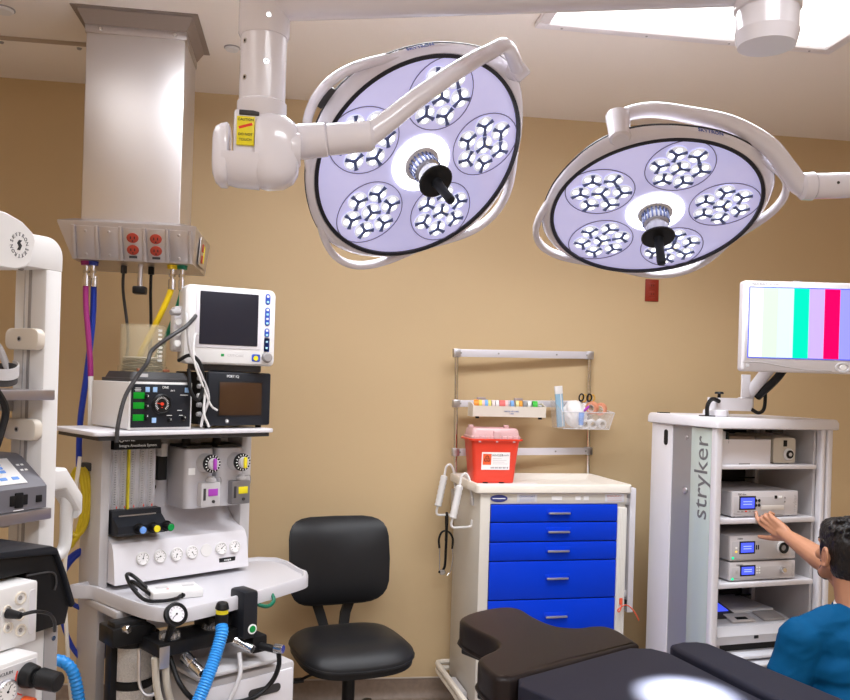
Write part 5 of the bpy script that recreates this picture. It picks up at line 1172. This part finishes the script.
MB().box(-.035, .02, -.001, .0005, .0, .006).build('flap_gap', M_MGREY, t)
t, w, dd, h = box_thing('light_source', 'beige box with a round dial next to the white box on the top shelf', 'light source', .315, .430, .04, .30, 1.290, 1.408, M_BEIGE)
mb = MB(); mb.loft([[V((x, y, z + (0 if y > .02 or z < .05 else -.006))) for x, z in rrect(-w, w, .004, h, .012, 4)] for y in (.0, .006, .03, dd)]); cs = mb.build('case', M_BEIGE, t, 40)
for x in (-.04, .04): 
    for y in (.03, .2): MB().cyl((x, y, 0), (x, y, .006), .008, seg=10).build('foot', M_BLACK, t)
mb = MB(); mb.cyl((.018, .0, .042), (.018, -.012, .042), .026, .025, 24, .003); mb.mi = 1; mb.cyl((.018, -.012, .042), (.018, -.016, .042), .018, seg=20); mb.mi = 2; mb.cyl((.018, -.0155, .042), (.018, -.018, .042), .008, seg=14); mb.build('round_dial', [M_WHITE, M_BLACK, M_LGREY], t)
mb = MB(); mb.box(-.006, .012, -.003, .001, .075, .102, .001); mb.build('rocker_switch', M_BLACK, t)
def unit(name, lab, x0, x1, z0, z1, lcd, extra):
    t, w, dd, h = box_thing(name, lab, 'video unit', x0, x1, .012, .37, z0, z1, M_LGREY)
    mb = MB(); mb.box(-w, w, .012, dd, .006, h - .001, .004); mb.build('case', mat('unit_case', (.52, .50, .52), .4), t)
    mb = MB(); mb.box(-w, w, 0, .016, .005, h, .005); fp = mb.build('front_panel', mat('unit_front', (.66, .63, .65), .35), t)
    for x in (-w + .03, w - .03):
        for y in (.03, dd - .04): MB().cyl((x, y, 0), (x, y, .007), .010, seg=10).build('foot', M_BLACK, t)
    x_0, x_1, q0, q1 = lcd
    MB().box(x_0 - .008, x_1 + .008, -.002, .001, q0 - .007, q1 + .007, .001).build('lcd_frame', M_PANEL, fp)
    sc = MB().box(x_0, x_1, -.003, -.001, q0, q1).build('lcd', M_BLUSCR, fp)
    for zz in (.35, .6): MB().box(x_0 + .012, x_1 - .012, -.0034, -.0028, q0 + (q1 - q0) * zz, q0 + (q1 - q0) * zz + .003).build('lcd_text', M_BLUSCR2, sc)
    MB().box(-w + .012, w - .07, -.0015, .0005, .012, h - .022, .001).build('inset_plate', mat('inset_grey', (.58, .56, .58), .35), fp)
    text('lettering', 'stryker', h * .24, T(w - .016, -.0006, h * .5) @ FRONT @ RZ(90), M_LGREY, fp, .0004)
    text('lettering', 'SDC ultra' if extra == 0 else ('X8000' if extra == 1 else '1288HD'), .010, T(-w + .05, -.0006, h - .012) @ FRONT, M_GINK, fp, .0004)
    mb = MB(); mb.tube([(-w + .01, -.0012, .018), (-w + .08, -.0012, .011), (w - .08, -.0012, .009)], .0016, 6); mb.build('swoosh_line', M_MGREY, fp)
    return t, fp, w, h
t, fp, w, h = unit('video_recorder', 'grey recorder with a blue screen that the man is pressing, on the second shelf', .089, .428, 1.0675, 1.178, (-.126, -.058, .040, .084), 0)
for x in (-.050, -.034):
    for z in (.052, .072): mb = MB(); mb.cyl((x, .0, z), (x, -.004, z), .0065, seg=12); mb.build('arrow_button', M_PANEL, fp)
for i in range(5): MB().box(-.142 + i * .019, -.131 + i * .019, -.003, .0, .024, .030, .001).build('small_button', M_MGREY if i != 2 else M_RED, fp)
mb = MB(); mb.box(-.022, .095, -.003, .0, .030, .050, .002); mb.build('disc_slot', mat('slot_cream', (.7, .66, .62), .4), fp)
MB().box(.045, .058, -.003, .0, .078, .092, .001).build('usb_port', M_BLACK, fp); MB().box(.065, .083, -.003, .0, .08, .09, .002).build('white_port', M_WINK, fp)
for z in (.065, .082): MB().cyl((.098, 0, z), (.098, -.003, z), .004, seg=10).build('jack', M_MGREY, fp)
t, fp, w, h = unit('video_light_source', 'grey unit with blue screen and a round black socket, upper one on the third shelf', .086, .422, .8825, .992, (-.114, -.050, .040, .080), 1)
mb = MB(T(.098, -.001, .055) @ RX(90)); mb.lathe([(0, 0), (.030, 0), (.030, .004), (.026, .006), (.0, .005)], None, 28); mb.build('socket_ring', M_WHITE, fp)
mb = MB(T(.098, -.001, .055) @ RX(90)); mb.lathe([(.012, .0055), (.023, .0055), (.024, .012), (.02, .013), (.012, .009), (.012, .0055)], None, 28); mb.mi = 0; mb.build('black_socket', M_BLACK, fp)
mb = MB(T(.098, -.001, .055) @ RX(90)); mb.lathe([(0, .0055), (.012, .0055), (.012, .007), (0, .007)], None, 20); mb.build('socket_core', M_MGREY, fp)
for x in (-.036, -.026): MB().box(x - .003, x + .003, -.003, .0, .05, .07, .001).build('rocker_key', M_PANEL, fp)
MB().box(-.142, -.132, -.003, .0, .040, .048, .001).build('amber_lamp', mat('amber_lamp', (.9, .6, .1), .4, emit=(1, .6, .1), estr=.6), fp); MB().box(-.142, -.132, -.003, .0, .055, .064, .001).build('white_lamp', M_WINK, fp)
mb = MB(); mb.lathe([(0, 0), (.006, .0), (.005, .003), (0, .004)], T(-.152, 0, .018) @ RX(90), 14); mb.build('green_power_lamp', M_GGLOW, fp)
t, fp, w, h = unit('camera_console', 'slim grey unit with blue screen and metal plug, lower one on the third shelf', .087, .423, .7995, .882, (-.108, -.046, .030, .062), 2)
mb = MB(T(.098, -.001, .044) @ RX(90)); mb.lathe([(0, 0), (.013, 0), (.013, .010), (.010, .018), (0, .02)], None, 20); mb.build('metal_plug', M_CHROME, fp)
for x in (-.03, -.018):
    for z in (.035, .046, .057): MB().box(x - .004, x + .004, -.003, .0, z - .003, z + .003, .001).build('small_button', M_WINK, fp)
MB().box(-.142, -.128, -.003, .0, .035, .055, .001).build('small_plate', M_LGREY, fp)
mb = MB(); mb.lathe([(0, 0), (.006, .0), (.005, .003), (0, .004)], T(-.152, 0, .014) @ RX(90), 14); mb.build('green_power_lamp', M_GGLOW, fp)

# printer
t = thing('printer', 'grey photo printer with output trays on the bottom shelf of the tower', 'printer', (0, 0, 0), M=RM @ T(.232, .0, .417))
mb = MB(); mb.box(-.20, .20, .02, .40, .12, .19, .012); mb.box(-.20, -.172, .02, .40, .0, .13, .008); mb.box(.172, .20, .02, .40, .0, .13, .008); mb.box(-.18, .18, .12, .40, .0, .13); bdy = mb.build('body', M_PRN, t)
mb = MB(); mb.loft([[V((x, y, z)) for y, z in ((.005, .125), (.0, .16), (.02, .195), (.10, .212), (.40, .214), (.40, .18), (.02, .125))] for x in (-.203, -.198, .198, .203)]); mb.build('upper_body', M_PRN, t, 30)
mb = MB(); mb.prism(rrect(-.03, .195, .13, .39, .02), .213, .226, bev=.003); mb.build('scanner_lid', mat('printer_light', (.66, .65, .67), .35), t)
sl_ = Matrix(((1, 0, 0, 0), (0, .978, -.208, .02), (0, .208, .978, .196), (0, 0, 0, 1)))
MB(sl_).box(-.15, -.035, .06, .22, .002, .008, .003).build('touch_panel', M_DGREY, t); MB(T(0, 0, .004) @ sl_).box(-.125, -.055, .11, .18, .006, .0085).build('touch_screen', M_BLUSCR, t)
MB(sl_).box(-.10, .02, .02, .09, .0, .012, .006).build('output_cover', M_LGREY, t); MB(sl_).box(-.07, -.015, .03, .05, .011, .0135, .001).build('dark_slot', M_BLACK, t)
MB(sl_).box(.06, .17, .02, .10, .0, .010, .004).build('card_door', M_MGREY, t)
MB().box(-.02, .0, -.003, .003, .145, .158, .001).build('badge', M_PANEL, t)
for i in range(4): MB().box(-.201, -.19, -.002, .02, .03 + i * .022, .045 + i * .022, .001).build('card_slot', M_VIO if i == 3 else M_MGREY, t)
text('lettering', 'photo', .018, T(.10, .0005, .155) @ FRONT, M_LGREY, t, .0004)
mb = MB(); mb.box(-.165, .165, .03, .12, .08, .128); mb.build('paper_mouth', M_BLACK, t)
for z, y0 in ((.078, -.05), (.055, -.09), (.028, -.07)):
    mb = MB(); mb.prism(rrect(-.155, .165, y0, .2, .03), z, z + .012, bev=.003); mb.build('paper_tray', M_PRN, t)
MB().box(.02, .14, -.093, -.086, .056, .064, .002).build('blue_paper_edge', M_LBLUE, t)

# monitor on its arm
m = thing('display_monitor', 'white medical monitor showing seven vertical colour bars, on an arm over the grey tower', 'monitor', (1.773, 3.285, 1.486), -10)
Z0 = -1.486
mb = MB(T(0, 0, Z0)); mb.loft([[V((x, y, z)) for x, z in rrect(-.006 + o, .462 - o, 1.68 + o, 2.052 - o, .012, 4)] for o, y in ((.006, -.018), (.001, -.014), (0, -.006), (0, .025), (.02, .045), (.05, .055))]); mb.build('casing', M_WHITEC, m, 40)
mb = MB(T(0, 0, Z0)); mb.prism([(.018, 1.735), (.435, 1.735), (.435, 2.027), (.018, 2.027)], 0, .002, T(0, -.0175, 0) @ RX(90)); scn = mb.build('screen_edge', mat('screen_edge', (.05, .08, .6), .3, emit=(.1, .15, 1), estr=.5), m)
bars = [(0.831, 0.839, 1.0), (0.617, 0.855, 0.617), (0.631, 0.791, 1.0), (0, 0.871, 0.456), (0.515, 0.381, 0.888), (1.0, 0, 0.107), (0.287, 0.287, 0.973)]
xs = [.022, .075, .137, .199, .261, .323, .385, .431]
for i, c in enumerate(bars):
    MB(T(0, 0, Z0)).box(xs[i], xs[i + 1], -.0205, -.019, 1.739, 2.023).build('colour_bar', mat('bar_%d' % i, tuple(v * .12 for v in c), .4, emit=c, estr=1.12, spec=.1), scn)
text('lettering', 'VISION ELECT', .0105, T(.058, -.0183, Z0 + 2.038) @ FRONT, M_INK, m, .0003); text('lettering', 'HD monitor', .008, T(.12, -.0183, Z0 + 2.038) @ FRONT, M_GINK, m, .0003)
mb = MB(T(0, 0, Z0)); mb.tube([(.0, -.0185, 1.717), (.08, -.0185, 1.716), (.15, -.0185, 1.705), (.25, -.0185, 1.692), (.36, -.0185, 1.69)], .0012, 6); mb.build('bezel_line', M_MGREY, m)
mb = MB(T(.405, -.0178, 1.705 + Z0) @ RX(90)); mb.lathe([(.018, 0), (.028, 0), (.027, .003), (.02, .003), (.018, 0)], Matrix.Diagonal((1.15, .75, 1, 1)), 28); mb.build('button_ring', M_LGREY, m)
mb = MB(T(.405, -.0178, 1.705 + Z0) @ RX(90)); mb.lathe([(0, 0), (.014, 0), (.013, .003), (0, .004)], None, 20); mb.build('power_button', M_WHITE, m)
MB(T(0, 0, Z0)).cyl((.02, -.018, 1.703), (.02, -.020, 1.703), .007, seg=14).build('sensor', M_LGREY, m)
MB(T(0, 0, Z0)).box(.20, .235, -.012, .02, 2.05, 2.056, .002).build('top_tab', M_MGREY, m)
AM = m.matrix_world.copy() if False else T(1.773, 3.285, 1.486) @ RZ(-10)
AI = AM.inverted()
ab_ = RM @ V((.14, .16, 1.486))          # arm base on the tower's top
def aw(x, y, z): return RM @ V((x, y, z))
mb = MB(AI); p = aw(.10, .15, 1.486); mb.cyl(p, p + V((0, 0, .028)), .055, .052, 32, .004); mb.build('arm_foot', M_WHITEC, m)
mb = MB(AI); p = aw(.10, .15, 1.51); mb.cyl(p, p + V((0, 0, .05)), .032, seg=28); q = aw(.27, .17, 1.51); mb.loft([[V((v.x, v.y, v.z)) for v in (aw(x, .15 - .032, 1.512), aw(x, .15 + .032, 1.512), aw(x, .15 + .032, 1.566), aw(x, .15 - .032, 1.566))] for x in (.08, .265)]); mb.cyl(q + V((0, 0, 0)), q + V((0, 0, .06)), .034, seg=28, bev=.004); mb.build('lower_arm', M_WHITEC, m)
mb = MB(AI); p = aw(.10, .13, 1.566); mb.cyl(p, p + V((0, 0, .018)), .007, seg=10); mb.cyl(p + V((0, 0, .016)), p + V((0, 0, .026)), .020, .018, 10, .003); mb.build('clamp_knob', M_BLACK, m)
mb = MB(AI); p0_, p1_ = aw(.27, .16, 1.575), AM @ V((.20, .05, .30)); 
mb.tube([p0_, p0_.lerp(p1_, .3) + V((0, 0, .0)), p0_.lerp(p1_, .7), p1_], .026, 12); mb.build('upper_arm', M_WHITEC, m)
mb = MB(AI); mb.tube([p0_ + V((.03, -.03, 0)), p0_.lerp(p1_, .5) + V((.035, -.03, -.02)), p1_ + V((.03, -.02, -.02))], .018, 10); mb.build('arm_cover', M_BLACK, m)
mb = MB(); mb.box(.14, .29, .05, .075, .27, .43, .006); mb.build('mount_plate', M_LGREY, m)
mb = MB(AI); p = aw(.235, .13, 1.57); mb.box(p.x - .02, p.x + .02, p.y - .006, p.y + .006, p.z, p.z + .10, .003); mb.build('joint_plate', M_WHITEC, m)
mb = MB(AI); mb.tube([aw(.02, .1, 1.489), aw(.02, .1, 1.53), aw(.035, .1, 1.555), aw(.06, .11, 1.56), aw(.09, .115, 1.55)], .009, 8); mb.build('arm_cable', M_BLACK, m); mb = MB(AI); mb.tube([aw(.26, .12, 1.52), aw(.29, .11, 1.505), aw(.325, .12, 1.52), aw(.34, .13, 1.56), aw(.345, .14, 1.60), aw(.33, .15, 1.64)], .008, 8); mb.build('arm_cable', M_BLACK, m)
MB(AI).box(*(lambda v: (v.x - .03, v.x + .03, v.y - .015, v.y + .015, 1.4862, 1.491))(aw(.02, .1, 0))).build('cable_plate', M_BLACK, m)
MB(AI).box(*(lambda v: (v.x - .025, v.x + .025, v.y - .015, v.y + .015, 1.4862, 1.490))(aw(.02, .42, 0))).build('cable_plate', M_BLACK, m)

# ---------------------------------------------------------------- operating table
OM = T(.495, 1.96, 0) @ RZ(30.7)
o = thing('operating_table', 'operating table with dark padded sections in the right foreground, its lamp spot lit', 'operating table', (.495, 1.96, 0), 30.7)
def pad(name, outline, z0, z1, m, bev=.018, lab=None):
    mb = MB(); n = len(outline)
    def off(d_):
        out = []
        for i in range(n):
            a_, b_, c_ = V(outline[i - 1]), V(outline[i]), V(outline[(i + 1) % n])
            t_ = (c_ - a_).normalized(); nn = V((t_.y, -t_.x)); out.append((b_.x - nn.x * d_, b_.y - nn.y * d_))
        return out
    secs = [S3(off(.006), z0), S3(off(0), z0 + .004), S3(off(0), z1 - bev)]
    for k_ in range(1, 5): secs.append(S3(off(bev * (1 - math.cos(PI / 2 * k_ / 4))), z1 - bev + bev * math.sin(PI / 2 * k_ / 4)))
    secs += [S3(off(bev + .003), z1), S3(off(bev + .008), z1)]
    mb.loft(secs); p_ = mb.build(name, m, o, 50)
    mb = MB(); mb.tube([(x, y, z0 + .006) for x, y in off(-.002)[::2]], .004, 6, closed=True, sm=1); mb.build('piping', m, p_)
    return p_
def area(P_): return sum(P_[i - 1][0] * P_[i][1] - P_[i][0] * P_[i - 1][1] for i in range(len(P_))) / 2
hp = [(-.012, .03), (.002, .08), (.022, .125), (.046, .155), (.085, .173), (.13, .185), (.168, .21), (.19, .26), (.20, .33), (.215, .40), (.245, .455), (.31, .485), (.40, .492), (.46, .475), (.478, .43), (.45, .35), (.435, .28), (.44, .235), (.475, .20), (.525, .188), (.556, .165), (.556, .12), (.53, .06), (.503, .006), (.485, .0), (.40, .0), (.10, .0), (.02, .0), (.004, .010)]
hp = closed(hp, 4)
if area(hp) < 0: hp.reverse()
pad('head_pad', hp, .825, .90, M_PADBR, .012)
mp = [(.035, .0), (.2, .0), (.455, .0), (.503, -.035), (.512, -.085), (.404, -.411), (.36, -.56), (.36, -1.0), (.36, -1.57), (.31, -1.62), (.05, -1.62), (.0, -1.57), (.0, -1.0), (.0, -.4), (.0, -.035)]
mp.reverse() if area(mp) < 0 else None
def dens(P_): return [q_ for i in range(len(P_)) for q_ in ((P_[i][0], P_[i][1]), ((P_[i][0] + P_[(i + 1) % len(P_)][0]) / 2, (P_[i][1] + P_[(i + 1) % len(P_)][1]) / 2))]
pad('body_pad', dens(mp), .825, .897, M_PADNV, .006)
ap = [(.535, -.085), (.555, -.060), (.60, -.062), (.640, -.085), (.655, -.115), (.552, -.506), (.52, -.64), (.52, -1.0), (.38, -1.0), (.38, -.56), (.42, -.411)]
ap = dens(ap); ap.reverse() if area(ap) < 0 else None
pad('arm_pad', ap, .835, .906, M_PADNV, .012)
mb = MB(); mb.box(.02, .36, -1.58, -.02, .79, .824, .006); mb.build('table_top_frame', M_ALU, o)
mb = MB(); mb.box(.04, .48, .02, .15, .80, .824, .004); mb.box(.24, .42, .1, .44, .80, .824, .004); mb.build('head_frame', M_BLACK, o)
mb = MB(); mb.box(.40, .52, -1.0, -.14, .80, .834, .004); mb.build('arm_frame', M_ALU, o)
for x in (-.012, .485): mb = MB(); mb.box(x, x + .012, -1.5, -.05, .775, .799, .002); mb.build('side_rail', M_CHROME, o)
mb = MB(); mb.box(.08, .36, -1.0, -.65, .16, .79, .03); mb.build('column', M_WHITEC, o)
mb = MB(); mb.box(-.02, .46, -1.25, -.3, .0, .16, .04); mb.build('base', M_MGREY, o)

# ---------------------------------------------------------------- person kneeling at the tower, seen from behind
PX, PY = 1.83, 2.60
pr_ = thing('person', 'man in teal blue scrubs kneeling before the tower, right hand on the recorder', 'person', (PX, PY, 0))
def limb(mb, pts, u=16):
    pts = [(V(p), r) for p, r in pts]
    for p, r in pts: mb.sphere(p, r, u=u, v=10)
    for (a, ra), (b, rb) in zip(pts, pts[1:]):
        if (b - a).length > 1e-5: mb.cyl(a, b, ra, rb, u)
def fuse(mb, name, m, parent, vox, smooth=6, fac=.5, disp=None):
    me = bpy.data.meshes.new('tmp_fuse'); mb.bm.to_mesh(me); mb.bm.free()
    tmp = bpy.data.objects.new('tmp_fuse', me); COL.objects.link(tmp)
    md = tmp.modifiers.new('r', 'REMESH'); md.mode = 'VOXEL'; md.voxel_size = vox
    sm = tmp.modifiers.new('s', 'SMOOTH'); sm.iterations = smooth; sm.factor = fac
    dg = bpy.context.evaluated_depsgraph_get()
    nm = bpy.data.meshes.new_from_object(tmp.evaluated_get(dg)); nm.name = name
    bpy.data.objects.remove(tmp); bpy.data.meshes.remove(me)
    if disp:
        ns = [v.normal.copy() for v in nm.vertices]
        for v, n in zip(nm.vertices, ns): v.co = v.co + n * disp(v.co)
    for p in nm.polygons: p.use_smooth = True
    nm.materials.clear(); nm.materials.append(m)
    o = bpy.data.objects.new(name, nm); COL.objects.link(o); o.parent = parent
    return o
L_ = lambda x, y, z: V((x - PX, y - PY, z))
WR, EL, TIP = L_(1.928, 3.183, 1.028), L_(1.966, 2.93, .952), L_(1.882, 3.334, 1.101)
SHR, SHL = V((.165, .07, .80)), V((-.185, .0, .785))
f_ = (V((-.046, .150, .066))).normalized()
s_d = V((0, 0, -1)); s_d = (s_d - f_ * s_d.dot(f_)).normalized()          # thumb side (down)
b_d = s_d.cross(f_).normalized()
if b_d.y > 0: b_d = -b_d                                                    # back of the hand, towards the viewer
def HP(a, s, b): return WR + f_ * a + s_d * s + b_d * b
def headparts(mb, g=0., face=True):
    hc = V((0, .05, 1.065))
    mb.sphere(hc + V((0, -.012, .012)), 1, (.075 + g, .092 + g, .088 + g))
    mb.sphere(hc + V((0, .035, -.005)), 1, (.066 + g, .062 + g, .080 + g))
    if face:
        mb.sphere(hc + V((0, .045, -.062)), 1, (.052, .050, .052))
        mb.sphere(hc + V((0, .078, -.092)), 1, (.026, .022, .020))
        for sx in (-1, 1): limb(mb, [(hc + V((sx * .060, .0, -.045)), .020), (hc + V((sx * .048, .045, -.078)), .022), (hc + V((sx * .02, .076, -.092)), .018)])
        limb(mb, [(hc + V((0, .093, .012)), .010), (hc + V((0, .108, -.018)), .012), (hc + V((0, .113, -.030)), .014)])
        for sx in (-1, 1):
            mb.sphere(hc + V((sx * .012, .104, -.034)), .009)
            limb(mb, [(hc + V((sx * .014, .090, .026)), .009), (hc + V((sx * .045, .078, .026)), .009)])
            mb.sphere(hc + V((sx * .042, .075, -.022)), .020)
            # ear
            e0 = hc + V((sx * .075, -.004, -.018))
            pts = [e0 + V((sx * (.004 + .010 * (.5 + .5 * math.cos(t))), -.020 * math.cos(t) - .006, .030 * math.sin(t) + .002)) for t in [2 * PI * i / 14 for i in range(14)]]
            mb.tube(pts, .0058, 8, closed=True, sm=1)
            mb.sphere(e0 + V((sx * .002, -.004, .0)), 1, (.008, .018, .026)); mb.sphere(e0 + V((sx * .005, .008, -.026)), 1, (.006, .009, .010))
        limb(mb, [(hc + V((-.022, .094, -.060)), .006), (hc + V((0, .100, -.057)), .008), (hc + V((.022, .094, -.060)), .006)])
        limb(mb, [(hc + V((-.018, .093, -.069)), .006), (hc + V((0, .098, -.070)), .008), (hc + V((.018, .093, -.069)), .006)])
bd_ = MB()
headparts(bd_)
limb(bd_, [(V((0, -.012, .84)), .066), (V((0, .0, .90)), .057), (V((0, .022, .97)), .055), (V((0, .03, 1.01)), .055)], 20)
limb(bd_, [(V((-.10, .0, .825)), .05), (V((0, -.01, .855)), .06), (V((.09, .03, .83)), .05)])
# trunk
for z, rx, ry, y in ((.78, .155, .095, -.005), (.70, .158, .105, -.015), (.60, .150, .105, -.035), (.50, .140, .100, -.055), (.40, .148, .105, -.07), (.30, .158, .118, -.085)):
    bd_.sphere((0, y, z), 1, (rx, ry, .09))
# legs: kneeling, sitting back on the heels
for sx in (-1, 1):
    limb(bd_, [(V((sx * .085, -.08, .27)), .090), (V((sx * .105, .10, .20)), .080), (V((sx * .12, .28, .085)), .058)])
    limb(bd_, [(V((sx * .12, .27, .070)), .055), (V((sx * .12, .12, .075)), .056), (V((sx * .115, -.06, .065)), .050), (V((sx * .105, -.20, .055)), .038)])
    limb(bd_, [(V((sx * .105, -.22, .06)), .036), (V((sx * .105, -.30, .045)), .035), (V((sx * .105, -.36, .03)), .028)])
# right arm reaching to the recorder
limb(bd_, [(SHR, .062), (SHR.lerp(EL, .35), .050), (SHR.lerp(EL, .8), .043), (EL, .040), (EL.lerp(WR, .25), .044), (EL.lerp(WR, .6), .036), (WR - f_ * .01, .026), (HP(.012, 0, 0), .025)])
# left arm hanging, hand on the thigh
ELL, WRL = V((-.255, .015, .545)), V((-.155, .215, .375))
limb(bd_, [(SHL, .062), (SHL.lerp(ELL, .35), .052), (SHL.lerp(ELL, .8), .043), (ELL, .041), (ELL.lerp(WRL, .3), .043), (ELL.lerp(WRL, .7), .034), (WRL, .026)])
def hand(mb, H, fingers, thumb):
    for s in (-.026, -.009, .009, .026):
        limb(mb, [(H(.0, s * .6, 0), .0175), (H(.045, s * .9, .002), .0150), (H(.083, s, .002), .0115)], 12)
    for F in fingers:
        limb(mb, [(H(*p), r) for p, r in F], 12)
    limb(mb, [(H(*p), r) for p, r in thumb], 12)
hand(bd_, HP,
     [[((.083, .027, .002), .0105), ((.122, .026, .005), .0092), ((.150, .020, .0), .0084), ((.1735, .004, -.010), .0072)],                      # index, pressing
      [((.086, .009, .003), .0108), ((.120, .006, .010), .0095), ((.138, .006, -.012), .0085), ((.128, .008, -.030), .0078)],                   # middle, curled
      [((.082, -.010, .002), .0102), ((.112, -.014, .008), .0090), ((.128, -.013, -.014), .0082), ((.115, -.010, -.030), .0074)],
      [((.074, -.027, .0), .0092), ((.098, -.033, .004), .0080), ((.112, -.031, -.014), .0073), ((.102, -.028, -.026), .0068)]],
     [((.012, .022, -.004), .0165), ((.050, .052, -.006), .0125), ((.082, .070, -.004), .0100), ((.108, .082, .0), .0082)])
fl = V((.55, .80, -.25)).normalized(); sl_d = V((.8, -.55, 0)).normalized(); bl = V((0, .25, .95)).normalized()
def HL(a, s, b): return WRL + fl * a + sl_d * s + bl * b
hand(bd_, HL,
     [[((.083, .026, .002), .0105), ((.120, .028, -.002), .0092), ((.145, .028, -.014), .0084), ((.160, .027, -.030), .0074)],
      [((.086, .009, .003), .0108), ((.126, .009, -.002), .0095), ((.154, .009, -.015), .0085), ((.170, .008, -.032), .0076)],
      [((.082, -.010, .002), .0102), ((.118, -.012, -.002), .0090), ((.144, -.013, -.015), .0082), ((.158, -.013, -.030), .0074)],
      [((.074, -.027, .0), .0092), ((.102, -.032, -.003), .0080), ((.122, -.034, -.014), .0073), ((.132, -.034, -.026), .0066)]],
     [((.012, .022, -.002), .0165), ((.045, .050, -.006), .0125), ((.072, .062, -.012), .0100), ((.094, .066, -.018), .0082)])
body = fuse(bd_, 'body', M_SKIN, pr_, .0038, 5, .5)
hc = V((0, .05, 1.065))
for sx in (-1, 1):
    mb = MB(); mb.sphere(hc + V((sx * .030, .080, .006)), .0125); mb.mi = 1; mb.sphere(hc + V((sx * .030, .0895, .006)), .0055, (1, .6, 1)); mb.build('eye', [M_PAPER, M_BLACK], pr_)
    mb = MB(); mb.tube([hc + V((sx * .012, .097, .031)), hc + V((sx * .03, .094, .037)), hc + V((sx * .05, .078, .032))], .004, 6); mb.build('eyebrow', M_HAIR, pr_)
# nails of the pressing hand
mb = MB(); mb.sphere(HP(.170, .006, -.0035), .0055, (1, 1, .5), u=10, v=6); mb.build('nail', mat('nail', (.66, .40, .32), .3), pr_)
# beard along the jaw
mb = MB()
for sx in (-1, 1): limb(mb, [(hc + V((sx * .064, .012, -.030)), .010), (hc + V((sx * .062, .018, -.050)), .0135), (hc + V((sx * .050, .048, -.080)), .0195), (hc + V((sx * .018, .081, -.094)), .020)])
limb(mb, [(hc + V((-.026, .098, -.050)), .006), (hc + V((0, .106, -.047)), .006), (hc + V((.026, .098, -.050)), .006)])
fuse(mb, 'beard', M_BEARD, pr_, .004, 3)
# hair: short sides, thicker swept top
mb = MB()
mb.sphere(hc + V((0, -.022, .022)), 1, (.082, .094, .090)); mb.sphere(hc + V((0, -.030, -.03)), 1, (.074, .074, .075)); mb.sphere(hc + V((0, .01, .050)), 1, (.076, .092, .066))
mb.sphere(hc + V((0, .045, .072)), 1, (.058, .060, .038))
for sx in (-1, 1): limb(mb, [(hc + V((sx * .070, .022, .03)), .012), (hc + V((sx * .0725, .022, -.01)), .008), (hc + V((sx * .0725, .020, -.026)), .006)])
rnd = random.Random(3)
for i in range(90):
    a, e = rnd.uniform(-PI, PI), rnd.uniform(.35, 1.5)
    d_ = V((math.cos(e) * math.cos(a), math.cos(e) * math.sin(a), math.sin(e)))
    p = hc + V((d_.x * .074, d_.y * .088 - .005, .025 + d_.z * .083))
    limb(mb, [(p, .009), (p + V((d_.x * .01, d_.y * .008 - .022, .012 + .004 * rnd.random())), .005)], 8)
fuse(mb, 'hair', M_HAIR, pr_, .0042, 2, .4, disp=lambda c: .0016 * noise.noise(V((c.x * 90, c.y * 60, c.z * 160))))
# scrub top
tp_ = MB()
for z, rx, ry, y in ((.785, .172, .112, -.008), (.70, .178, .124, -.018), (.60, .172, .126, -.038), (.50, .166, .122, -.058), (.40, .172, .128, -.07), (.31, .182, .142, -.085), (.24, .188, .15, -.085)):
    tp_.sphere((0, y, z), 1, (rx, ry, .09), u=28, v=14)
limb(tp_, [(V((-.165, .0, .80)), .068), (V((-.08, -.01, .835)), .066), (V((0, -.016, .845)), .070), (V((.08, .02, .835)), .066), (V((.15, .06, .81)), .068)], 20)
limb(tp_, [(SHL + V((0, 0, .0)), .078), (SHL.lerp(ELL, .3), .074), (SHL.lerp(ELL, .62), .070), (SHL.lerp(ELL, .86), .070)], 20)
limb(tp_, [(SHR, .076), (SHR.lerp(EL, .25), .066), (SHR.lerp(EL, .42), .060)], 20)
def wr(c):
    k = noise.noise(V((c.x * 9 + c.z * 5, c.y * 9, c.z * 16 - c.x * 6))) * .007 + (.5 - abs(noise.noise(V((c.x * 13 + c.z * 14, c.y * 13, c.z * 26 - c.x * 18))))) * .006 - .003
    return k
top = fuse(tp_, 'scrub_top', M_SCRUB, pr_, .0065, 8, .5, wr)
def ringat(c, axis, r, tr, name, m, parent, squash=1.):
    axis = V(axis).normalized(); u = axis.orthogonal().normalized(); w = axis.cross(u)
    mb = MB(); mb.tube([c + u * (r * math.cos(t)) + w * (r * squash * math.sin(t)) for t in [2 * PI * i / 36 for i in range(36)]], tr, 8, closed=True, sm=1); return mb.build(name, m, parent)
ringat(V((0, .0, .893)), (0, -.15, 1), .0575, .006, 'undershirt_collar', M_PAPER, pr_)
ringat(V((0, -.006, .880)), (0, -.2, 1), .066, .008, 'collar_band', M_SCRUB, top)
ax_ = ELL - SHL
ringat(SHL.lerp(ELL, .93), ax_, .066, .006, 'sleeve_hem', M_SEAM, top)
# trousers and shoes
tr_ = MB()
tr_.sphere((0, -.085, .28), 1, (.175, .135, .10), u=24, v=12)
for sx in (-1, 1):
    limb(tr_, [(V((sx * .085, -.08, .27)), .104), (V((sx * .105, .10, .20)), .094), (V((sx * .12, .275, .088)), .072)], 18)
    limb(tr_, [(V((sx * .12, .27, .075)), .070), (V((sx * .12, .12, .078)), .070), (V((sx * .115, -.06, .07)), .064), (V((sx * .106, -.18, .062)), .056)], 18)
fuse(tr_, 'scrub_trousers', M_SCRUB, pr_, .008, 6, .5, lambda c: max(-c.z + .003, noise.noise(c * 14) * .005))
for sx in (-1, 1):
    mb = MB(); limb(mb, [(V((sx * .105, -.21, .06)), .046), (V((sx * .105, -.29, .05)), .044), (V((sx * .105, -.37, .034)), .033)], 14); fuse(mb, 'shoe', M_BLACK, pr_, .005, 3)
